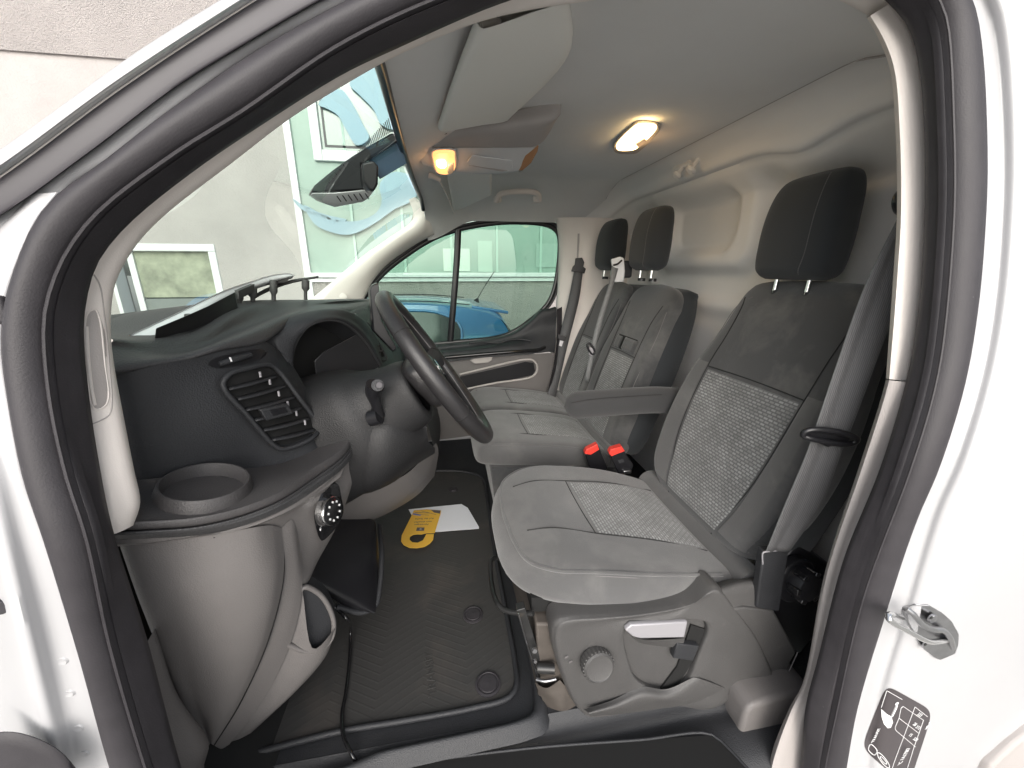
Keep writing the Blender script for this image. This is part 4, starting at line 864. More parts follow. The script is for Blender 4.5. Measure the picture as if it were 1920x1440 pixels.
# ================================================================== PASSENGER BENCH
pb_ = thing('passenger_bench', 'grey fabric double passenger seat with patterned inserts, folding middle table and two black headrests', 'seat', (.45, 1.7, 0), 'cab seats')
bA2 = Vector((.31, 0, .95)).normalized(); bN2 = Vector((-.95, 0, .31)).normalized()
def bolP(s, q): return .028*max(0, (abs(q) - .5)/.5)**1.6*sm((.6 - s)/.25)*sm((s)/.1) - .010*(1-q*q)
for (yc, w, lab) in ((1.505, .195, 'near'), (1.885, .185, 'far')):
    stP = [(0,.10,.02,0,0),(.02,w*.9,.05,0,0),(.08,w*.98,.064,0,0),(.25,w,.068,0,0),(.42,w*.99,.064,0,0),(.56,w*.95,.056,0,0),(.64,w*.9,.044,0,0),(.682,w*.76,.03,0,0),(.702,w*.45,.016,0,0),(.709,.01,.004,0,0)]
    bko, fP = pillow('backrest', (.655, yc, .27), bA2, (0, 1, 0), bN2, stP, M['fabd'], pb_, ex=3.4, bol=bolP)
    pn = panel_on('backrest_insert', fP, .04, .40, -.58, .58, M['weave'], bko, m=20)
    for q in (-1, 1): seam_on('backrest_seam', fP, [(.03, q*.58), (.2, q*.59), (.4, q*.60), (.54, q*.64), (.62, q*.75)], M['seam'], bko, r=.0013); seam_on('edge_seam', fP, [(.05, q*.968), (.3, q*.972), (.5, q*.965), (.60, q*.92)], M['stitch'], bko, r=.0008)
    seam_on('backrest_seam', fP, [(.402, -.6), (.404, 0), (.402, .6)], M['seam'], bko, r=.0013)
    headrest(pb_, (.800, yc - .005, 1.000), .100, .235, .050, tilt=.06, stit=(lab == 'near'))
    if lab == 'near':
        panel_on('table_pocket', fP, .405, .475, -.52, .52, M['void'], bko, off=.0035, n=6, m=10)
        panel_on('torn_cover_flap', fP, .408, .470, -.50, .12, M['fabd'], bko, off=.009, n=6, m=10)
        panel_on('torn_cover_flap', fP, .408, .470, .18, .50, M['fabd'], bko, off=.007, n=6, m=8)
    wc = w - .002
    stQ = [(0,.02,.004,0,-.03),(.008,wc*.7,.03,0,-.028),(.03,wc*.9,.05,0,-.02),(.08,wc*.98,.062,0,-.008),(.2,wc,.066,0,0),(.42,wc,.064,0,0),(.52,wc*.97,.05,0,-.008),(.56,wc*.8,.03,0,-.02),(.575,.01,.004,0,-.03)]
    cu2, fQ = pillow('seat_cushion', (.085, yc, .345), Vector((.99, 0, -.14)).normalized(), (0, 1, 0), Vector((.14, 0, .99)).normalized(), stQ, M['fab'], pb_, ex=3.6, bol=lambda s, q: .014*abs(q)**4 - .008*(1-abs(q)**3)*sm((s-.1)/.15))
    panel_on('cushion_insert', fQ, .21, .50, -.60, .60, M['weave'], cu2)
    for q in (-1, 1): seam_on('cushion_seam', fQ, [(.05, q*.58), (.2, q*.60), (.5, q*.61)], M['seam'], cu2, r=.0013)
    seam_on('cushion_seam', fQ, [(.208, -.6), (.205, 0), (.208, .6)], M['seam'], cu2, r=.0013)
    tube('piping', [fQ(.5, -.97, 0), fQ(.3, -.972, .0), fQ(.12, -.972, 0), fQ(.05, -.93, 0), fQ(.028, -.6, 0), fQ(.022, 0, 0), fQ(.028, .6, 0), fQ(.05, .93, 0)], .0035, M['fab'], cu2, n=70, seg=8)
pillow('backrest_shell', (.70, 1.695, .26), bA2, (0, 1, 0), bN2, [(0,.3,.02,0,0),(.03,.37,.05,0,0),(.2,.388,.062,0,0),(.5,.385,.06,0,0),(.68,.35,.04,0,0),(.703,.3,.015,0,0),(.709,.01,.004,0,0)], M['fabb'], pb_, ex=7)
prism('bench_base', [Vector((.17, 1.33, .0)), Vector((.14, 1.33, .27)), Vector((.70, 1.33, .22)), Vector((.70, 1.33, .0))], (0, .72, 0), M['fabd'], pb_, bev=.01)
loft('bench_skirt', [[(815,885,1.34),(830,840,1.34),(850,815,1.34)], [(870,900,1.32),(890,870,1.31),(900,840,1.30)], [(905,925,1.31),(935,890,1.30),(1000,875,1.30)]], M['fabd'], pb_, n=14, k=5) if False else None
prism('seat_gap_cover', [Vector((.60, 1.30, .30)), Vector((.66, 1.30, .27)), Vector((.66, 1.30, .32)), Vector((.61, 1.30, .335))], (0, .78, 0), M['fab'], pb_, bev=.01)
bg_ = box('belt_guide', P(1168, 505, y=1.62), (.035, .022, .035), M['dark'], pb_, bev=.010)
# ================================================================== PASSENGER DOOR
pd = thing('passenger_door', 'closed passenger door with dark armrest shelf, taupe storage pocket and divided side window', 'van door', (.3, 2.2, 0))
G = [(1030,423,2.20),(1046,436,2.20),(1050,460,2.20),(1040,540,2.20),(1028,568,2.20),(1005,592,2.20),(950,628,2.20),(850,642,2.20),(760,650,2.20),(690,655,2.20),(668,600,2.20),(678,566,2.20),(716,515,2.20),(770,472,2.20),(820,443,2.20),(880,425,2.20),(960,416,2.20)]
tube('window_seal', G, .014, M['black'], pd, n=140, seg=12, closed=True, flat=(Vector((0,1,0)), .6))
tube('window_seal', [(u + (u-880)*.035, v + (v-540)*.045, y-.02) for u, v, y in G], .007, M['rubber'], pd, n=140, seg=8, closed=True)
prism('window_glass', [(u, v, y+.01) for u, v, y in G], (0, .004, 0), M['glassd'], pd, rnd=80, bev=0)
tube('window_divider', [(859,430,2.195),(857,480,2.195),(851,560,2.195),(844,640,2.195)], .018, M['black'], pd, n=20, seg=10, flat=(Vector((0,1,0)), .5))
Gd = [(1043,578,2.12),(1030,582,2.12),(1016,584,2.125),(1000,600,2.13),(960,627,2.14),(900,640,2.14),(845,647,2.14),(760,655,2.14),(690,660,2.14)]
Gs = [(1042,643,2.09),(1032,645,2.085),(1015,646,2.08),(990,647,2.075),(960,648,2.07),(900,655,2.07),(845,660,2.07),(760,668,2.07),(690,672,2.07)]
Gt = [(1040,662,2.08),(1030,660,2.07),(1012,662,2.06),(990,664,2.05),(960,666,2.05),(900,671,2.05),(845,676,2.05),(760,684,2.05),(690,690,2.05)]
dk = loft('door_top_trim', [[P(u, v, y=y) + Vector((0, .07, 0)) for u, v, y in Gd], Gd, [((a[0]+b[0])/2, (a[1]+b[1])/2, 2.125) for a, b in zip(Gd, Gs)], Gs, Gt], M['dark'], pd, n=70, k=4)
tube('armrest_strip', [(1022,651,2.068),(1010,656,2.058),(985,658,2.05),(930,662,2.045),(860,668,2.045),(780,675,2.045)], .010, M['gloss'], dk, n=40, seg=10)
tube('armrest_shelf_lip', [(996,640,2.08),(985,637,2.09),(955,637,2.09),(935,643,2.09),(905,641,2.09),(880,643,2.09)], .006, M['dark'], dk, n=30, seg=8)
D1 = [(1040,662,2.09),(1028,662,2.085),(1000,664,2.08),(940,668,2.08),(860,676,2.08),(780,684,2.08)]
D2 = [(1030,720,2.10),(1022,722,2.095),(1000,725,2.09),(940,740,2.09),(860,752,2.09),(780,760,2.09)]
D3 = [(1008,800,2.10),(1000,802,2.10),(980,804,2.10),(930,810,2.10),(860,820,2.10),(780,830,2.10)]
loft('door_card', [D1, D2, D3], M['lower'], pd, n=40, k=8)
prism('door_pull', [(900,667,2.06),(925,664,2.06),(922,676,2.06),(915,681,2.06),(890,683,2.06),(880,676,2.06)], (0, .02, 0), M['trimgrey'], pd, bev=.006)
prism('storage_pocket', [(862,706,2.083),(985,678,2.078),(1000,680,2.078),(1003,695,2.078),(998,703,2.08),(870,730,2.083)], (0, -.004, 0), M['black'], pd, bev=.001)
tube('pocket_lip', [(862,732,2.07),(930,718,2.065),(998,706,2.063),(1007,695,2.063),(1006,682,2.063),(998,675,2.063),(985,674,2.063),(862,702,2.07)], .006, M['trimgrey'], pd, n=60, seg=8)
prism('pocket_lower', [(905,742,2.08),(960,732,2.078),(992,730,2.078),(990,752,2.078),(920,760,2.08)], (0, -.004, 0), M['black'], pd, bev=.001)
loft('door_gap_seal', [[(1044,580,2.10),(1043,645,2.09),(1030,720,2.09),(1008,800,2.09)], [(1054,575,2.12),(1052,645,2.10),(1040,720,2.10),(1018,800,2.10)]], M['rubber'], pd, n=20, k=2)
loft('door_frame_paint', [[(1050,425,2.16),(1056,470,2.16),(1046,560,2.16),(1040,590,2.16)], [(1058,420,2.17),(1064,470,2.17),(1055,560,2.17),(1050,640,2.17)]], M['paint'], pd, n=20, k=2)
grid('door_skin', [[Vector((x, 2.28, z)) for x in (-.75, 0, .52)] for z in (-.2, .3, .575)], M['paint'], pd)
tube('mirror_body', [Vector((-.50, 2.42, .78)), Vector((-.50, 2.56, .78))], .07, M['black'], pd, n=6, seg=16) if False else None
# ================================================================== CEILING FITTINGS
def visor(name, label, q, edge, mt, grp):
    t = thing('sun_visor', label, 'sun visor', sum(L3(q), Vector())/len(q), grp)
    pts = L3(q); v = prism('visor_panel', pts, (.006, 0, .02), M['liner'], t, bev=.008, seg=4); return t
vd = thing('sun_visor', 'large driver side sun visor folded up against the pale headliner', 'sun visor', P(890, 150, y=.95), 'sun visors')
VA = [P(902, 42, y=.645), P(860, 145, y=.815), P(826, 240, y=1.04)]
VBk = [P(1120, 20, y=.78), P(1060, 120, y=.98), P(960, 225, y=1.20)]
ra, rb = crom(VA, 30), crom([P(1060, 0, z=1.372), P(1060, 110, z=1.376), P(952, 226, z=1.365)], 30)
rws = [[p + Vector((-.004, 0, .012)) for p in ra], [p + Vector((-.006, 0, .002)) for p in ra], [p + Vector((0, 0, -.006)) for p in ra], [p.lerp(q, .12) + Vector((0, 0, -.008)) for p, q in zip(ra, rb)], [p.lerp(q, .6) + Vector((0, 0, -.004)) for p, q in zip(ra, rb)], rb, [p + Vector((.004, .004, .03)) for p in rb]]
grid('visor_panel', across(rws, 4), M['visor'], vd, smooth=80)
tube('visor_rod', [P(902, 45, y=.70), P(915, 40, y=.70), P(935, 45, y=.71)], .007, M['trim'], vd, n=10, seg=12)
tube('visor_pivot', [P(800, 234, y=1.16), P(815, 240, y=1.16), P(827, 248, y=1.16)], .0095, M['trim'], vd, n=10, seg=12, rr=lambda t: 1.15 - .5*t)
prism('visor_socket', [(828,243,1.165),(843,238,1.165),(838,250,1.165),(826,254,1.165)], (0, .004, 0), M['void'], vd, bev=0)
vp = thing('sun_visor', 'passenger side sun visor hanging slightly down beyond the roof console', 'sun visor', P(870, 350, y=1.62), 'sun visors')
prism('visor_panel', [P(835, 322, y=1.52), P(920, 324, y=1.50), P(921, 367, y=1.72), P(868, 391, y=1.98), P(851, 396, y=2.0)], (.004, 0, .016), M['visor'], vp, bev=.006, seg=4)
tube('visor_rod', [P(804, 328, y=1.50), P(815, 332, y=1.50), P(826, 338, y=1.50)], .010, M['trim'], vp, n=10, seg=12, rr=lambda t: 1.1 - .4*t)
tube('visor_edge', [P(824, 340, y=1.52), P(838, 365, y=1.72), P(851, 400, y=2.0)], .0035, M['trim'], vp, n=10, seg=8)
# roof console with map lamp
rc = thing('roof_console', 'grey overhead console with a lit orange map lamp behind the windscreen header', 'roof console', P(900, 290, y=1.3))
K0 = [(785,262,1.20),(812,258,1.20),(900,246,1.16),(980,238,1.13),(1040,222,1.10),(1051,212,1.10)]
K1 = [(786,276,1.215),(812,276,1.22),(900,276,1.22),(975,276,1.22),(1012,270,1.21),(1050,214,1.12)]
K2_ = [(787,300,1.30),(812,312,1.35),(900,322,1.35),(965,322,1.33),(985,312,1.30),(1010,272,1.22)]
loft('console_flank', [[P(u, v, y=y) + Vector((0, 0, .04)) for u, v, y in K0], K0, K1], M['trimgrey'], rc, n=40, k=4, lin=False)
kb = [(786,276,1.215),(796,277,1.22),(1000,277,1.22),(1006,280,1.225),(975,320,1.33),(965,322,1.335),(812,318,1.35),(792,308,1.33),(787,292,1.27)]
loft('console_tray', [[(787,277,1.215),(850,277,1.22),(930,277,1.22),(1004,277,1.222)], [(787,290,1.27),(850,297,1.28),(930,299,1.28),(990,298,1.27)], [(792,308,1.33),(850,320,1.345),(930,323,1.345),(972,321,1.335)], [(800,309,1.37),(850,322,1.40),(930,326,1.40),(985,318,1.38)]], M['console'], rc, n=30, k=4)
prism('console_hollow', [(876,302,1.275),(884,291,1.25),(890,290,1.25),(960,300,1.28),(962,318,1.325),(950,319,1.33),(880,309,1.30)], (-.0, .0, -.003), M['console'], rc, bev=.001)
prism('hollow_shadow', [(879,308,1.295),(892,306,1.295),(952,318,1.326),(940,319,1.328)], (0, 0, -.004), M['trimgrey'], rc, bev=.0005)
prism('console_glow_end', [(972,318,1.325),(985,292,1.255),(1000,280,1.225),(1008,272,1.21),(1006,282,1.23),(994,304,1.285),(978,318,1.325)], (.003, 0, -.002), mat('lamp_tinted_edge', (.45, .24, .12), .5), rc, bev=0)
lm = prism('map_lamp', [(814,282,1.225),(850,281,1.225),(852,290,1.25),(851,314,1.325),(842,321,1.34),(822,320,1.34),(813,300,1.28)], (.001, 0, -.009), M['lampmap'], rc, rnd=40, bev=.003)
prism('map_lamp_bezel', [(811,280,1.222),(853,279,1.222),(856,290,1.25),(854,316,1.33),(843,324,1.345),(820,323,1.345),(810,300,1.28)], (0, 0, -.003), M['console'], lm, rnd=40, bev=.001)
prism('rocker_switch', [(839,302,1.285),(850,298,1.275),(850,314,1.325),(843,320,1.338),(838,316,1.328)], (.001, 0, -.014), M['lens'], lm, bev=.003)
prism('bulb_glow', [(818,297,1.262),(830,294,1.255),(836,300,1.27),(833,308,1.292),(822,307,1.29)], (.001, 0, -.011), mat('bulb_bright', (1,.8,.5), .3, emit=(1, .75, .35), es=5), lm, rnd=20, bev=.001)
pl = bpy.data.lights.new('map_lamp_light', 'POINT'); plo = bpy.data.objects.new('map_lamp_light', pl); COL.objects.link(plo); plo.location = P(832, 300, y=1.28) + Vector((0, 0, -.035)); pl.energy = .05; pl.color = (1, .5, .18); pl.shadow_soft_size = .015
# dome lamp
dl = thing('dome_lamp', 'lit warm white rectangular dome lamp in the middle of the headliner', 'ceiling lamp', P(1192, 252, z=1.40))
DL = [P(u, v, z=1.400) for u, v in [(1150,270),(1180,236),(1196,226),(1232,229),(1238,236),(1205,274),(1190,283),(1158,282)]]
prism('lamp_frame', DL, (0, 0, -.010), M['trimgrey'], dl, rnd=50, bev=.003)
DG = [P(u, v, z=1.389) for u, v in [(1156,272),(1184,240),(1198,231),(1228,232),(1231,238),(1200,270),(1188,278),(1162,279)]]
prism('lamp_lens', DG, (0, 0, -.006), M['lampwarm'], dl, rnd=50, bev=.002)
prism('lamp_switch', [P(u, v, z=1.382) for u, v in [(1192,268),(1208,258),(1212,262),(1198,274)]], (0, 0, -.005), M['trimgrey'], dl, bev=.001)
al = bpy.data.lights.new('dome_lamp_light', 'POINT'); alo = bpy.data.objects.new('dome_lamp_light', al); COL.objects.link(alo)
alo.location = P(1192, 256, z=1.40) + Vector((0.03, 0, -.055)); al.energy = .08; al.color = (1, .58, .26); al.shadow_soft_size = .03
# grab handle
gh = thing('grab_handle', 'pale grab handle on the roof edge above the passenger door', 'grab handle', P(970, 370, y=2.05))
tube('handle_bar', [(930,378,1.930),(936,366,1.910),(950,361,1.900),(985,359,1.900),(1004,361,1.900),(1010,366,1.910),(1011,376,1.930)], .012, M['trim'], gh, n=50, seg=12)
for u in (931, 1004): box('handle_mount', P(u + 2, 374, y=1.94), (.018, .014, .013), M['trim'], gh, bev=.005)
# mirror / sensor housing at the top of the windscreen
mh = thing('sensor_housing', 'black camera and mirror housing on the inside of the windscreen', 'camera housing', P(680, 330, y=1.25))
prism('housing_shell', [(583,360,1.23),(590,347,1.225),(625,318,1.20),(660,293,1.18),(700,268,1.15),(737,247,1.13),(754,260,1.13),(690,301,1.15),(679,308,1.15),(682,345,1.18),(690,355,1.20),(640,360,1.21)], (-.03, .07, 0), M['black'], mh, bev=.006)
prism('housing_base', [(583,361,1.232),(625,361,1.215),(690,353,1.20),(703,357,1.20),(690,373,1.24),(632,384,1.26),(598,372,1.25)], (-.02, .05, .0), M['console'], mh, bev=.005)
prism('mirror_frame', [(678,305,1.12),(700,300,1.12),(710,310,1.12),(709,345,1.13),(702,358,1.13),(693,357,1.13),(680,340,1.13)], (-.015, .05, 0), M['black'], mh, bev=.006)
prism('blue_tinted_pane', [(690,301,1.165),(749,263,1.15),(761,307,1.19),(712,336,1.18)], (.002, -.002, 0), mat('blue_coating', (.05, .10, .16), .15, coat=.4), mh, bev=.001)
for k in range(6):
    u = 632 + k*10.5; tube('grille_slot', [P(u, 368 - k*1.2, y=1.215), P(u + 7, 378 - k*1.0, y=1.235)], .0016, M['black'], mh, n=4, seg=6)
dots = []
ax1, ax2, ax3 = P(668, 287, y=1.17), P(728, 222, y=1.10), P(734, 246, y=1.13)
for i in range(22):
    for j in range(22 - i):
        p = ax3 + (ax1 - ax3)*(i/22) + (ax2 - ax3)*(j/22); dots.append(boxg(p, (.0011, .0011, .0011)))
joinm('dot_screen', dots, M['black'], mh)
# ================================================================== BELTS AND BUCKLES
db = thing('driver_seat_belt', 'dark grey driver seat belt running from the door pillar down beside the near seat', 'seat belt', P(1560, 800, y=.6), 'seat belts')
EL = [(1716,330,.575),(1684,407,.590),(1623,533,.600),(1570,680,.596),(1536,780,.590),(1512,850,.590),(1470,950,.594),(1436,1034,.598)]
ER = [(1752,330,.560),(1725,407,.570),(1694,533,.575),(1640,680,.572),(1603,780,.568),(1575,850,.570),(1536,950,.58),(1480,1032,.592)]
n = 60; rl, rr_ = crom(L3(EL), n), crom(L3(ER), n); rws = []
for t, b in ((0, 0), (.18, -.0015), (.4, .0012), (.6, -.001), (.82, -.0022), (1, .0)): rws.append([p.lerp(q, t) + Vector((0, b, 0)) for p, q in zip(rl, rr_)])
rws = across(rws, 3)
grid('webbing', [list(r) for r in zip(*rws)][::1], M['belt'], db, thick=.0014)
for c in (rl, rr_): tube('webbing_edge', [p + Vector((0, -.0006, 0)) for p in c], .0011, M['beltl'], db, n=60, seg=6)
tg = tube('belt_tongue', [(1505,816,.578),(1512,808,.575),(1545,806,.566),(1590,815,.556),(1607,824,.556),(1598,831,.560),(1575,832,.562),(1520,822,.572)], .0058, M['black'], db, n=50, seg=10, closed=True)
prism('tongue_plate', [(1512,812,.576),(1545,809,.568),(1596,820,.560),(1590,829,.562),(1520,820,.574)], (0, .004, 0), M['black'], tg, bev=.001)
disc('belt_stop_button', P(1550, 829, y=.573), (0,-1,.1), .0085, .005, M['black'], db, n=24)
disc('stop_rivet', P(1550, 829, y=.567), (0,-1,.1), .003, .002, M['silver'], db, n=16)
tube('pillar_loop', [(1690,362,.61),(1684,372,.605),(1684,388,.605),(1690,396,.61)], .008, M['black'], db, n=14, seg=10)
mb = thing('middle_seat_belt', 'pale grey middle seat belt crossing the bench backrest from its shoulder guide', 'seat belt', P(1125, 640, y=1.6), 'seat belts')
e1, e2 = crom(L3([(1147,498,1.58),(1142,530,1.57),(1120,600,1.56),(1108,650,1.55),(1096,712,1.55)]), 40), crom(L3([(1160,500,1.58),(1151,532,1.565),(1130,602,1.555),(1117,652,1.545),(1104,716,1.545)]), 40)
grid('webbing', [[a, a.lerp(b, .5), b] for a, b in zip(e1, e2)], M['beltl'], mb, thick=.0014)
tube('belt_tongue', [(1101,646,1.54),(1106,644,1.54),(1113,654,1.535),(1115,662,1.535),(1110,664,1.535)], .005, M['black'], mb, n=20, seg=8, closed=True)
prism('tongue_plate', [(1106,650,1.535),(1114,656,1.533),(1110,668,1.533),(1104,664,1.535)], (0, .003, 0), M['silver'], mb, bev=.0005)
prism('shoulder_guide', [(1146,486,1.575),(1163,481,1.572),(1170,484,1.572),(1172,508,1.575),(1170,528,1.58),(1152,530,1.585)], (.01, .03, 0), M['console'], mb, bev=.005)
tube('guide_slot', [(1150,497,1.566),(1158,495,1.564),(1166,488,1.563)], .004, M['black'], mb, n=10, seg=8)
ob = thing('outer_seat_belt', 'black outer passenger seat belt hanging from the far door pillar', 'seat belt', P(1065, 620, y=2.05), 'seat belts')
e1, e2 = crom(L3([(1077,505,2.06),(1066,560,2.05),(1050,628,2.02),(1040,700,2.0),(1020,752,2.0)]), 40), crom(L3([(1093,508,2.05),(1086,560,2.04),(1068,632,2.01),(1052,700,2.0),(1040,752,2.0)]), 40)
grid('webbing', [[a, a.lerp(b, .5), b] for a, b in zip(e1, e2)], M['belt'], ob, thick=.0014)
prism('height_anchor', [(1080,484,2.055),(1092,483,2.05),(1096,492,2.05),(1094,500,2.05),(1099,504,2.045),(1096,513,2.045),(1088,511,2.05),(1072,509,2.055),(1075,500,2.055),(1079,496,2.055)], (0, .015, 0), M['black'], ob, bev=.003)
prism('belt_tongue', [(1046,626,2.0),(1062,632,1.99),(1060,640,1.99),(1046,635,2.0)], (0, .01, 0), M['black'], ob, bev=.002)
prism('tongue_plate', [(1050,638,1.995),(1057,640,1.99),(1053,650,1.99),(1048,648,1.995)], (0, .004, 0), M['silver'], ob, bev=.0005)
def buckle(label, q, top, y, deep=.03):
    c = L3([(u, v, y) for u, v in q]); b = thing('belt_buckle', label, 'belt buckle', sum(c, Vector())/len(c), 'red topped belt buckles')
    prism('buckle_body', c, (.004, deep, 0), M['black'], b, bev=.004)
    prism('release_button', [(u, v, y-.004) for u, v in top], (.003, .026, 0), M['red'], b, bev=.002)
    return b
buckle('red topped buckle stub leaning left at the rear of the middle cushion', [(1096,852),(1122,836),(1140,878),(1130,892),(1108,884)], [(1096,851),(1100,843),(1120,833),(1124,843),(1108,853)], 1.24)
b2 = buckle('upright red topped buckle stub beside the driver backrest', [(1142,850),(1168,842),(1188,872),(1184,886),(1160,890)], [(1142,850),(1146,843),(1166,837),(1172,846),(1146,856)], 1.17)
box('buckle_foot', P(1175, 884, y=1.168), (.016, .008, .008), M['metal'], b2, bev=.004)
prism('embossed_square', [(1158,862,1.166),(1168,859,1.166),(1171,866,1.166),(1161,869,1.166)], (0, -.001, 0), M['dark'], b2, bev=0)
buckle('small far buckle with red top on the outer passenger cushion', [(1037,786),(1058,779),(1062,792),(1048,796)], [(1038,785),(1042,780),(1056,777),(1059,782),(1040,789)], 1.72)
# ================================================================== FLOOR MAT AND LOOSE THINGS
def chevmat():
    m = mat('rubber_mat', (.043, .042, .041), .58, stain=((.12, .10, .085), 5, .50, .78, .5)); n_, l = m.node_tree.nodes, m.node_tree.links; b = n_['Principled BSDF']
    tc = n_['Texture Coordinate']; sp_ = n_.new('ShaderNodeSeparateXYZ'); l.new(tc.outputs['Object'], sp_.inputs[0])
    ab = n_.new('ShaderNodeMath'); ab.operation = 'PINGPONG'; ab.inputs[1].default_value = .11; l.new(sp_.outputs[0], ab.inputs[0])
    ml = n_.new('ShaderNodeMath'); ml.operation = 'MULTIPLY'; ml.inputs[1].default_value = .55; l.new(ab.outputs[0], ml.inputs[0])
    ad = n_.new('ShaderNodeMath'); ad.operation = 'ADD'; l.new(sp_.outputs[1], ad.inputs[0]); l.new(ml.outputs[0], ad.inputs[1])
    s_ = n_.new('ShaderNodeMath'); s_.operation = 'MULTIPLY'; s_.inputs[1].default_value = 2*math.pi/.021; l.new(ad.outputs[0], s_.inputs[0])
    sn = n_.new('ShaderNodeMath'); sn.operation = 'SINE'; l.new(s_.outputs[0], sn.inputs[0])
    mr = n_.new('ShaderNodeMapRange'); mr.inputs[1].default_value = .6; mr.inputs[2].default_value = .95; l.new(sn.outputs[0], mr.inputs[0])
    bp = n_.new('ShaderNodeBump'); bp.inputs['Strength'].default_value = .14; bp.inputs['Distance'].default_value = .0015; l.new(mr.outputs[0], bp.inputs['Height']); l.new(bp.outputs[0], b.inputs['Normal'])
    return m
fm = thing('floor_mat', 'black rubber floor mat with chevron grooves, raised rim and dried mud, in the driver footwell', 'floor mat', (-.1, 1.2, 0))
MATZ = .006
mo = [P(u, v, z=MATZ) for u, v in [(420,1400),(520,1400),(640,1372),(760,1352),(880,1330),(955,1308),(968,1285),(965,1240),(945,1130),(925,1020),(912,930),(903,895),(860,884),(800,884),(700,884),(560,930)]]
mo = [Vector((-.50, .66, MATZ)), Vector((-.46, .655, MATZ))] + mo[2:14] + [Vector((-.36, 1.84, MATZ)), Vector((-.50, 1.84, MATZ))]
ms = prism('mat_sheet', mo, (0, 0, -.004), chevmat(), fm, bev=.001)
tube('mat_rim', [p + Vector((0, 0, .002)) for p in mo[1:14]], .007, M['dark'], fm, n=120, seg=8)
for (u, v, r) in ((887,1153,.030),(915,1283,.032),(850,918,.022)):
    c = P(u, v, z=MATZ); fs = disc('mat_stud', c, (0,0,1), r, .004, M['rubber'], fm, n=30, prof=[(r, 0), (r, .003), (r*.85, .0045), (r*.8, .002), (r*.72, .002), (r*.68, .005), (0, .006)])
def text(name, s, loc, size, R, mt, parent, ex=.0005):
    cu = bpy.data.curves.new(name, 'FONT'); cu.body = s; cu.size = size; cu.extrude = ex; cu.align_x = 'CENTER'; cu.align_y = 'CENTER'
    t_ = bpy.data.objects.new(name, cu); COL.objects.link(t_); bpy.context.view_layer.update()
    me = bpy.data.meshes.new_from_object(t_.evaluated_get(bpy.context.evaluated_depsgraph_get())); bpy.data.objects.remove(t_)
    me.materials.clear(); o = bpy.data.objects.new(name, me); COL.objects.link(o); me.materials.append(mt)
    off = root_of(parent).location if parent else Vector()
    o.matrix_world = Matrix.Translation(Vector(loc) - off) @ R.to_4x4(); o.parent = parent; return o
Rm = Matrix.Rotation(math.radians(97), 3, 'Z')
text('embossed_lettering', 'TRANSIT', P(808, 1262, z=MATZ+.0005), .030, Rm, ms.data.materials[0], fm, .0006)
# ridge moulding round the mat (part of the floor cover)
RG = [P(u, v, z=.012) for u, v in [(560,1470),(660,1430),(700,1412),(760,1398),(880,1372),(965,1352),(998,1335),(1000,1290),(985,1200),(962,1080),(940,990)]]
fc = loft('floor_step', [[p + Vector((0, 0, -.02)) for p in RG], RG, [p + Vector((.010, -.006, .006)) for p in RG], [p + Vector((.022, -.014, .0)) for p in RG], [p + Vector((.03, -.03, -.02)) for p in RG]], M['dark'], body, n=60, k=3)
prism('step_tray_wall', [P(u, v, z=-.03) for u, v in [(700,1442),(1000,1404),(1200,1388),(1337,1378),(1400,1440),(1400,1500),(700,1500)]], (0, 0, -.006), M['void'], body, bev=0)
tube('step_tray_edge', [P(u, v, z=-.028) for u, v in [(690,1440),(1000,1402),(1200,1387),(1335,1377),(1365,1402),(1410,1450)]], .003, M['dark'], body, n=40, seg=8)
# footrest box at the front left of the footwell
loft('footrest', [[(618,965,1.0),(700,975,1.08),(705,985,1.1)], [(600,1010,.88),(700,1045,.92),(710,1050,.95)], [(582,1080,.78),(640,1110,.80),(705,1140,.83)], [(590,1100,.80),(650,1138,.81),(700,1150,.82)]], M['void'] if False else M['black'], body, n=20, k=6)
tube('footrest_edge', [(712,985,1.10),(716,1040,.96),(712,1100,.88),(704,1135,.84),(680,1148,.82),(630,1138,.80)], .007, M['dark'], body, n=40, seg=8)
disc('footrest_plug', P(620, 1072, y=.83), (.6,-.2,.8), .022, .004, M['dark'], body, n=24)
# paper and yellow hanger
pz = .013
pp = thing('paper_sheet', 'blank white sheet of paper lying on the floor mat under the yellow tag', 'paper', P(840, 975, z=pz))
pr = [P(u, v, z=pz) for u, v in [(766,955),(865,945),(877,952),(898,988),(898,991),(790,999)]]
o = prism('sheet', pr, (0, 0, -.001), M['paper'], pp, bev=0)
yt = thing('yellow_door_hanger', 'yellow cardboard door hanger with hook cut-out and grey print on the floor mat', 'door hanger', P(790, 985, z=pz))
Q = lambda u, v, dz=0: P(u, v, z=pz + .004 + dz)
YO = [Q(*p) for p in [(772,966),(776,957),(800,955),(827,957),(826,963),(815,999),(799,999.5),(799,1001.5),(813.5,1001.5),(812,1012),(806,1019),(796,1025),(782,1027.5),(768,1027),(757,1022),(752,1015),(753,1004)]]
YI = [Q(*p) for p in [(799,1001.5),(797,1006),(793,1013),(783,1017.5),(773,1016.5),(768,1012),(769,1006),(775,1002.5),(783,1001.5),(790,1002),(799,999.5)]]
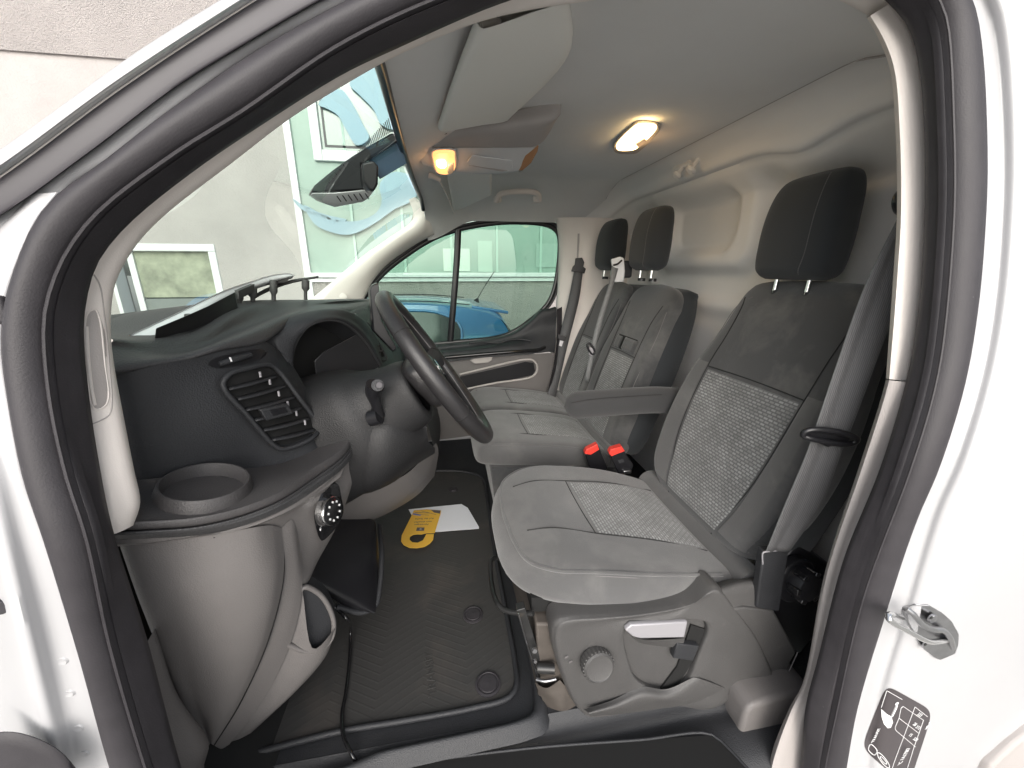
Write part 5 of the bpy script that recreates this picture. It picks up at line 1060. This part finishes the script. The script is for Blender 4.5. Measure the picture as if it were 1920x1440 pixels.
# card as an outline with a keyhole slit: walk outer edge then the finger hole
pts = YO[:7] + YI[::-1][1:-1] + [YI[0]] + YO[8:]
o = prism('card', pts, (0, 0, -.0012), M['yellow'], yt, bev=0)
prism('picture_block', [Q(808,956,.0006), Q(826,957,.0006), Q(825,963,.0006), Q(814,961,.0006)], (0, 0, -.0004), M['ink'], yt, bev=0)
prism('picture_stripe', [Q(775,962,.0006), Q(790,965,.0006), Q(788,967,.0006), Q(774,965,.0006)], (0, 0, -.0004), M['inkb'], yt, bev=0)
for (a, b, w) in [((778,961),(806,962),.0022),((776,964),(804,966),.0016),((790,958),(818,965),.0014)]: tube('picture_line', [Q(*a, .0004), Q(*b, .0004)], w*.5, M['ink'], yt, n=4, seg=5)
u1 = (Q(815, 975) - Q(772, 975)).normalized(); u2 = (Q(790, 965) - Q(782, 995)).normalized(); u1 = (u1 - u2*u1.dot(u2)).normalized()
Rt = Matrix((-u1, -u2, Vector((0,0,1)))).transposed()
text('print_heading', 'Auf der Suche', Q(796, 972.5, .0003), .0135, Rt, M['ink'], yt, .0002)
text('print_line', 'nach aktuellen', Q(793, 978.5, .0003), .0125, Rt, M['ink'], yt, .0002)
text('print_line', 'Fahrzeugen', Q(790, 983.5, .0003), .0125, Rt, M['ink'], yt, .0002)
prism('logo_square', [Q(782,989,.0006), Q(796,989,.0006), Q(795,995,.0006), Q(780,995.5,.0006)], (0, 0, -.0004), M['ink'], yt, bev=0)
text('logo_mark', 'C', Q(788.5, 992, .001), .012, Rt, M['white'], yt, .0002)
# black cable
cb_ = tube('black_cable', [P(610,1128,y=.80), P(632,1142,y=.80), P(650,1160,y=.78), P(657,1185,z=.03), P(655,1240,z=.012), P(648,1300,z=.012), P(641,1340,z=.014), P(644,1380,z=.016), P(660,1415,z=.014), P(680,1450,z=-.02), P(700,1500,z=-.05)], .0042, M['gloss'], None, n=120, seg=10)
cb_.name = 'black_cable'; tag(cb_, 'thin black cable hanging from under the dashboard across the floor mat', 'cable')
# steel door striker on the rear pillar
sk = thing('door_striker', 'steel door striker loop bolted to the white rear door pillar', 'door striker', P(1740, 1180, y=.40))
_sy = S(1740, 1180).y - .402; P0_ = P
def P(u, v, y=None, **k): return P0_(u, v, y=y + _sy, **k)
plate = [S(u, v, .0005) for u, v in [(1690,1143),(1700,1134),(1712,1130),(1738,1132),(1765,1148),(1780,1162),(1793,1185),(1792,1205),(1786,1222),(1758,1234),(1748,1230),(1722,1207),(1700,1170)]]
prism('striker_plate', plate, (0, -.004, 0), M['metal'], sk, bev=.0015)
tube('striker_ridge', [(1697,1140,0.396),(1712,1152,0.390),(1730,1172,0.386),(1750,1180,0.386),(1768,1182,0.388),(1780,1195,0.390),(1786,1215,0.396)], .005, M['metal'], sk, n=40, seg=10)
tube('striker_loop', [(1690,1158,0.396),(1672,1152,0.379),(1664,1156,0.372),(1672,1166,0.369),(1700,1182,0.369),(1730,1198,0.370),(1745,1203,0.374),(1762,1202,0.384),(1775,1200,0.396)], .0045, M['chrome'], sk, n=50, seg=12)
for (u, v) in ((1746,1158),(1735,1208)):
    b = disc('bolt_head', P(u, v, y=0.3970), (0,-1,0), .0085, .004, M['metal'], sk, n=24); disc('bolt_socket', P(u, v, y=0.3925), (0,-1,0), .0035, .0008, M['blkmetal'], b, n=12)
P = P0_
# tyre pressure sticker
st_ = thing('pressure_sticker', 'black tyre pressure sticker with white table and car drawing on the white rear pillar', 'sticker', P(1690, 1370, y=.42))
sy = min(S(u, v).y for u, v in [(1624,1385),(1661,1288),(1745,1342),(1715,1435),(1680,1370),(1650,1430)]) - .0012
SO_ = [P(u, v, y=sy) for u, v in [(1620,1400),(1624,1385),(1655,1300),(1661,1288),(1668,1285),(1690,1296),(1722,1316),(1738,1328),(1745,1342),(1744,1360),(1715,1440),(1700,1475),(1690,1480),(1650,1440),(1626,1412)]]
def _sq(i, j, n=24):
    a, b = i/n*2 - 1, j/n*2 - 1
    s_ = min(1, ((1 - .012)/max(1e-6, (abs(a)**7 + abs(b)**7)**(1/7))) if max(abs(a), abs(b)) > .9 else 1); a *= s_; b *= s_
    a, b = (a + 1)/2, (b + 1)/2
    x = (1-a)*(1-b)*1660 + a*(1-b)*1750 + (1-a)*b*1614 + a*b*1702; y = (1-a)*(1-b)*1282 + a*(1-b)*1332 + (1-a)*b*1402 + a*b*1478
    return S(x, y, .0008)
grid('sticker_film', [[_sq(i, j) for i in range(25)] for j in range(25)], M['label'], st_)
q = lambda u, v: S(u, v, .0014)
for ln in [[(1662,1294),(1690,1310)], [(1651,1325),(1661,1294)], [(1692,1323),(1730,1349)], [(1692,1323),(1688,1326),(1685,1340),(1684,1345)], [(1684,1345),(1722,1374)], [(1684,1345),(1676,1364),(1678,1368),(1715,1399)], [(1714,1324),(1676,1425),(1668,1450)], [(1730,1349),(1712,1400),(1698,1445)], [(1714,1324),(1737,1342)]]:
    pp_ = [(a[0] + (b[0]-a[0])*k/8, a[1] + (b[1]-a[1])*k/8) for a, b in zip(ln, ln[1:]) for k in range(9)]
    tube('table_line', [q(*p) for i, p in enumerate(pp_) if i == 0 or p != pp_[i-1]], .00055, M['white'], st_, n=16, seg=5, lin=True)
prism('car_drawing', [q(*p) + Vector((0, -.0005, 0)) for p in [(1650,1327),(1661,1337),(1669,1341),(1672,1352),(1668,1362),(1662,1363),(1655,1355),(1651,1342)]], (0, -.0004, 0), M['white'], st_, bev=0)
tube('tyre_drawing', [q(1671,1341), q(1678,1326), q(1680,1321)], .0018, M['white'], st_, n=8, seg=6)
disc('tyre_valve', q(1680, 1318), (0,-1,0), .004, .0004, M['white'], st_, n=16)
ux = (q(1648,1363) - q(1636,1388)).normalized(); uy = Vector((0,-1,0)).cross(ux); 
Rs = Matrix((ux, uy, ux.cross(uy))).transposed()
text('sticker_text', 'TRANSIT', q(1641, 1376) + Vector((0, -.0012, 0)), .0135, Rs, M['white'], st_, .0002)
text('sticker_text', 'A19C 1A178I7', q(1690, 1420) + Vector((0, -.0012, 0)), .014, Rs, M['white'], st_, .0002)
Rr = Matrix((Vector((.8,0,-.6)), Vector((.6,0,.8)), Vector((0,-1,0)))).transposed()
for (s, u, v) in [('333', 1722, 1338), ('28', 1713, 1356), ('272', 1719, 1362), ('15', 1705, 1376), ('328', 1714, 1384)]: text('sticker_figures', s, q(u, v) + Vector((0, -.0008, 0)), .0105, Rr, M['white'], st_, .0002)
text('sticker_text', 'BAR psi', q(1737, 1358) + Vector((0, -.0012, 0)), .008, Rs, M['white'], st_, .0002)
tube('oval_logo', [q(1655 + 13*math.cos(t)*.8 + 5*math.sin(t), 1424 + 12*math.sin(t) + 8*math.cos(t)) for t in [2*math.pi*i/16 for i in range(16)]], .0008, M['white'], st_, n=40, seg=5, closed=True)
tube('oval_logo', [q(1655 + 7*math.cos(t)*.8 + 3*math.sin(t), 1424 + 6*math.sin(t) + 4*math.cos(t)) for t in [2*math.pi*i/16 for i in range(16)]], .0007, M['white'], st_, n=30, seg=5, closed=True)
tube('book_symbol', [q(*p) for p in [(1628,1398),(1632,1394),(1641,1402),(1643,1408),(1637,1414),(1628,1406)]], .0008, M['white'], st_, n=30, seg=5, closed=True)
# lower corner side moulding
prism('side_moulding', [P(u, v, y=.385) for u, v in [(1858,1440),(1905,1397),(1960,1355),(2020,1340),(2020,1500),(1830,1500)]], (0, .03, 0), M['trimgrey'], body, bev=.008)
# ================================================================== OUTSIDE
GZ = -.68
gr = grid('ground', [[Vector((x, y, GZ)) for x in (-150, -20, 0, 20, 150)] for y in (-150, -20, 0, 20, 150)], M['asphalt']); tag(gr, kind='structure')
BY = 6.5
bd = thing('building', 'pale plastered building with green glazed facade and white framed windows beyond the van', 'building', (0, BY, GZ))
XB = -2.07
def slab(name, x0, x1, y0, y1, z0, z1, m, par=bd, bev=0): return box(name, ((x0+x1)/2, (y0+y1)/2, (z0+z1)/2), ((x1-x0)/2, (y1-y0)/2, (z1-z0)/2), m, par, bev=bev)
# left plaster wall with an opening for the window
wx0, wx1, wz0, wz1 = -4.62, -3.22, -.10, 1.36
slab('plaster_wall', -30, wx0, BY, BY+.3, GZ, 3.52, M['plaster']); slab('plaster_wall', wx1, XB, BY, BY+.3, GZ, 3.52, M['plaster'])
slab('plaster_wall', wx0, wx1, BY, BY+.3, wz1, 3.52, M['plaster']); slab('plaster_wall', wx0, wx1, BY, BY+.3, GZ, wz0, M['plaster'])
slab('upper_wall_band', -30, XB, BY-.035, BY+.3, 3.52, 7.5, M['rough'])
slab('corner_strip', XB, XB+.09, BY-.02, BY+.3, GZ, 7.5, M['whiteframe'])
w1 = slab('window', wx0+.30, wx1-.10, BY+.12, BY+.13, wz0, wz1-.1, mat('window_dark_room', (.05,.07,.06), .06, spec=1.0))
slab('window_reflection', wx0+.30, wx1-.10, BY+.085, BY+.10, .62, wz1-.1, mat('reflection_ochre', (.30,.32,.24), .8, var=.35, vscale=5), w1)  # yellow-green slab stands in for what the pane reflects
slab('window_reflection', wx0+.30, wx1-.10, BY+.08, BY+.10, .30, .60, mat('reflection_grey', (.20,.22,.21), .8, var=.1, vscale=3), w1)  # lower part of the reflection, put in as a grey slab
slab('window_reveal', wx0, wx0+.05, BY-.01, BY+.2, wz0, wz1, M['whiteframe'], w1); slab('window_frame', wx0+.22, wx0+.30, BY+.06, BY+.16, wz0, wz1, M['whiteframe'], w1)
slab('window_frame', wx1-.10, wx1, BY-.015, BY+.16, wz0, wz1-.1, M['whiteframe'], w1, .01); slab('window_frame', wx0+.05, wx1, BY-.015, BY+.16, wz1-.1, wz1, M['whiteframe'], w1, .01)
slab('window_sill', wx0-.05, wx1+.05, BY-.08, BY+.2, wz0-.06, wz0, M['whiteframe'], w1, .01)
# right hand: plinth, ledge and green panels
slab('lower_wall', XB+.09, 16, BY, BY+.3, GZ, .88, M['rough']); slab('ledge', XB+.09, 16, BY-.10, BY+.3, .90, .965, M['whiteframe'], bev=.006)
slab('ledge_lip', XB+.09, 16, BY-.05, BY+.3, .83, .885, M['whiteframe'], bev=.004)
fac = slab('green_facade', XB+.09, 16, BY+.02, BY+.3, .965, 7.5, M['greenp'])
k = 0; x = XB + .75
while x < 14: slab('facade_rib', x, x+.035, BY-.01, BY+.02, .97, 7.4, M['rib'], fac); x += .72
w2 = slab('window', -1.60, -.20, BY-.005, BY+.015, 2.62, 4.2, mat('upper_window_glass', (.16,.22,.20), .1, spec=1.0))
for (a, b, c, d) in [(-1.72,-1.60,2.48,4.3),(-.20,-.08,2.48,4.3),(-1.60,-.20,2.48,2.62),(-1.60,-.2,4.2,4.3)]: slab('window_frame', a, b, BY-.05, BY+.02, c, d, M['whiteframe'], w2, .01)
for (a, b, c, d) in [(-1.56,-1.53,2.66,4.18),(-1.53,-.24,2.66,2.69)]: slab('window_gasket', a, b, BY-.01, BY-.004, c, d, M['frit'], w2)
for (u, v) in ((868, 488),): slab('window_poster', 0.0, .42, BY+.0, BY+.012, .99, 1.33, mat('poster_paper', (.62,.68,.62), .5), fac)
slab('pale_blind', .55, .78, BY+.004, BY+.012, .98, 1.45, mat('blind_cloth', (.44,.55,.48), .7), fac)
slab('pale_blind', 1.5, 3.2, BY+.004, BY+.012, 1.05, 1.42, mat('blind_cloth_2', (.34,.44,.39), .7), fac)
# blue windscreen reflection, built as solid coloured strokes on the facade
refl_ = thing('blue_reflection', 'large light blue curved strokes before the green facade, standing in for a windscreen reflection', 'reflection', (-1, BY-.05, 2.4))
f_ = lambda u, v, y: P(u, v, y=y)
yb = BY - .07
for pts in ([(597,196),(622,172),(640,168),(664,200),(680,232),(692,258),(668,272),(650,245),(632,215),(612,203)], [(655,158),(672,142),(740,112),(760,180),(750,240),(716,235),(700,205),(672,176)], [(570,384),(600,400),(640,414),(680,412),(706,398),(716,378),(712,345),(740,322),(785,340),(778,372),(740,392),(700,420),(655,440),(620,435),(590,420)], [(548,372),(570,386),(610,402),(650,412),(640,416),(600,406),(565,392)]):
    prism('reflection_stroke', [(u, v, yb) for u, v in pts], (0, .03, 0), M['bluerefl'], refl_, rnd=60, bev=0)
# ------------------------------------------------------------------ blue hatchback parked alongside
car = thing('blue_hatchback', 'bright blue hatchback with roof aerial parked beyond the passenger door', 'car', (-.6, 4.2, GZ))
CX = .68   # tail of the roof
CY0, CY1 = 3.35, 4.95; CYm = (CY0 + CY1)/2
prof = [(-3.1,.30),(-3.2,.55),(-3.1,.72),(-2.4,.86),(-1.95,.93),(-1.3,1.28),(-.7,1.40),(-.1,1.415),(.40,1.37),(.62,1.33),(.70,1.28),(.82,1.0),(.95,.84),(1.0,.62),(.98,.35)]
def carw(z): return 1 - .26*max(0, (z - .85)/.57)**1.15
rows = []
pc_ = crom([Vector((x, 0, z)) for x, z in prof], 90)
for q in (-1, -.985, -.94, -.82, -.5, 0, .5, .82, .94, .985, 1):
    r = []
    for p in pc_:
        w = .80*carw(p.z); drop = .05*abs(q)**6*(1 if p.z > .9 else .4)
        r.append(Vector((p.x, CYm + q*w, GZ + p.z - drop)))
    rows.append(r)
grid('body_shell', across(rows, 2), M['blue2'], car, smooth=60)
side = [(-3.15,.3),(-3.15,.62),(-2.4,.84),(-1.95,.92),(-1.3,1.26),(-.7,1.375),(-.1,1.39),(.40,1.345),(.66,1.26),(.80,1.0),(.95,.82),(.97,.35)]
for sgn in (-1, 1):
    top = crom([Vector((x, CYm + sgn*.80*carw(z - .02), GZ + z)) for x, z in side[1:-1]], 60)
    lowr = [Vector((p.x, CYm + sgn*.80, GZ + min(p.z - GZ, .80))) for p in top]; bot = [Vector((p.x, CYm + sgn*.78, GZ + .28)) for p in top]
    grid('side_panel', [top, lowr, bot], M['blue2'], car)
    win = [(-1.75,.93),(-1.2,1.24),(-.70,1.33),(-.15,1.345),(.12,1.32),(.30,1.22),(.28,1.02),(.1,.94),(-.8,.92)]
    sw_ = prism('side_window', [Vector((x, CYm + sgn*(.80*carw(z) + .006), GZ + z)) for x, z in win], (0, -sgn*.01, 0), M['carglass'], car, rnd=50, bev=0)
    tube('window_trim', [Vector((x, CYm + sgn*(.80*carw(z) + .010), GZ + z)) for x, z in win], .012, M['blue2'], sw_, n=60, seg=8, closed=True)
    tube('window_pillar', [Vector((-.48, CYm + sgn*.80*carw(.93) + sgn*.012, GZ + .93)), Vector((-.52, CYm + sgn*.80*carw(1.34) + sgn*.012, GZ + 1.34))], .025, M['black'], sw_, n=6, seg=8)
    tube('door_joint', [Vector((x, CYm + sgn*(.80*carw(z) + .004), GZ + z)) for x, z in [(-.50,.90),(-.52,.7),(-.50,.45),(-.45,.32)]], .006, M['black'], car, n=16, seg=5)
    box('door_handle', (-.28, CYm + sgn*.815, GZ + .80), (.09, .015, .015), M['blue2'], car, bev=.006)
    tube('roof_joint', [Vector((x, CYm + sgn*.50, GZ + z + .012)) for x, z in [(-1.1,1.34),(-.5,1.40),(0,1.40),(.4,1.365)]], .006, M['black'], car, n=20, seg=6)
    tl = [(.74,.98),(.69,1.16),(.78,1.10),(.93,.86),(.90,.84)]
    prism('tail_lamp', [Vector((x + .02, CYm + sgn*(.80*carw(z) - .01), GZ + z)) for x, z in tl], (0, -sgn*.12, 0), M['tail'], car, bev=.01)
    for wx in (-2.4, .25):
        wh = disc('wheel', (wx, CYm + sgn*.74, GZ + .31), (0, sgn, 0), .31, .10, M['rubber'], car, n=40, prof=[(0,-.1),(.29,-.1),(.31,-.06),(.31,.05),(.29,.08),(.20,.08)]); disc('hub_cap', (wx, CYm + sgn*.80, GZ + .31), (0, sgn, 0), .2, .02, M['silver'], wh, n=30)
prism('rear_screen', [Vector((.70, CYm - .48, GZ + 1.22)), Vector((.70, CYm + .48, GZ + 1.22)), Vector((.86, CYm + .56, GZ + .96)), Vector((.86, CYm - .56, GZ + .96))], (.02, 0, .012), M['carglass'], car, bev=0)
prism('roof_spoiler', [Vector((.42, CYm - .52, GZ + 1.37)), Vector((.42, CYm + .52, GZ + 1.37)), Vector((.76, CYm + .54, GZ + 1.315)), Vector((.76, CYm - .54, GZ + 1.315))], (0, 0, -.03), M['blue2'], car, bev=.012)
SHX = Vector((-.18, 0, 0)); ab = P(893, 562, y=CYm - .25) - SHX
tube('aerial', [ab + Vector((-.0, 0, -.01)), P(908, 538, y=CYm - .25) - SHX, P(927, 509, y=CYm - .25) - SHX], .0045, M['black'], car, n=8, seg=8)
disc('aerial_base', ab + Vector((0, 0, -.02)), (.5, 0, 1), .03, .03, M['black'], car, n=16, prof=[(.035, 0), (.02, .02), (.006, .04), (0, .042)])
car.location.x -= .18
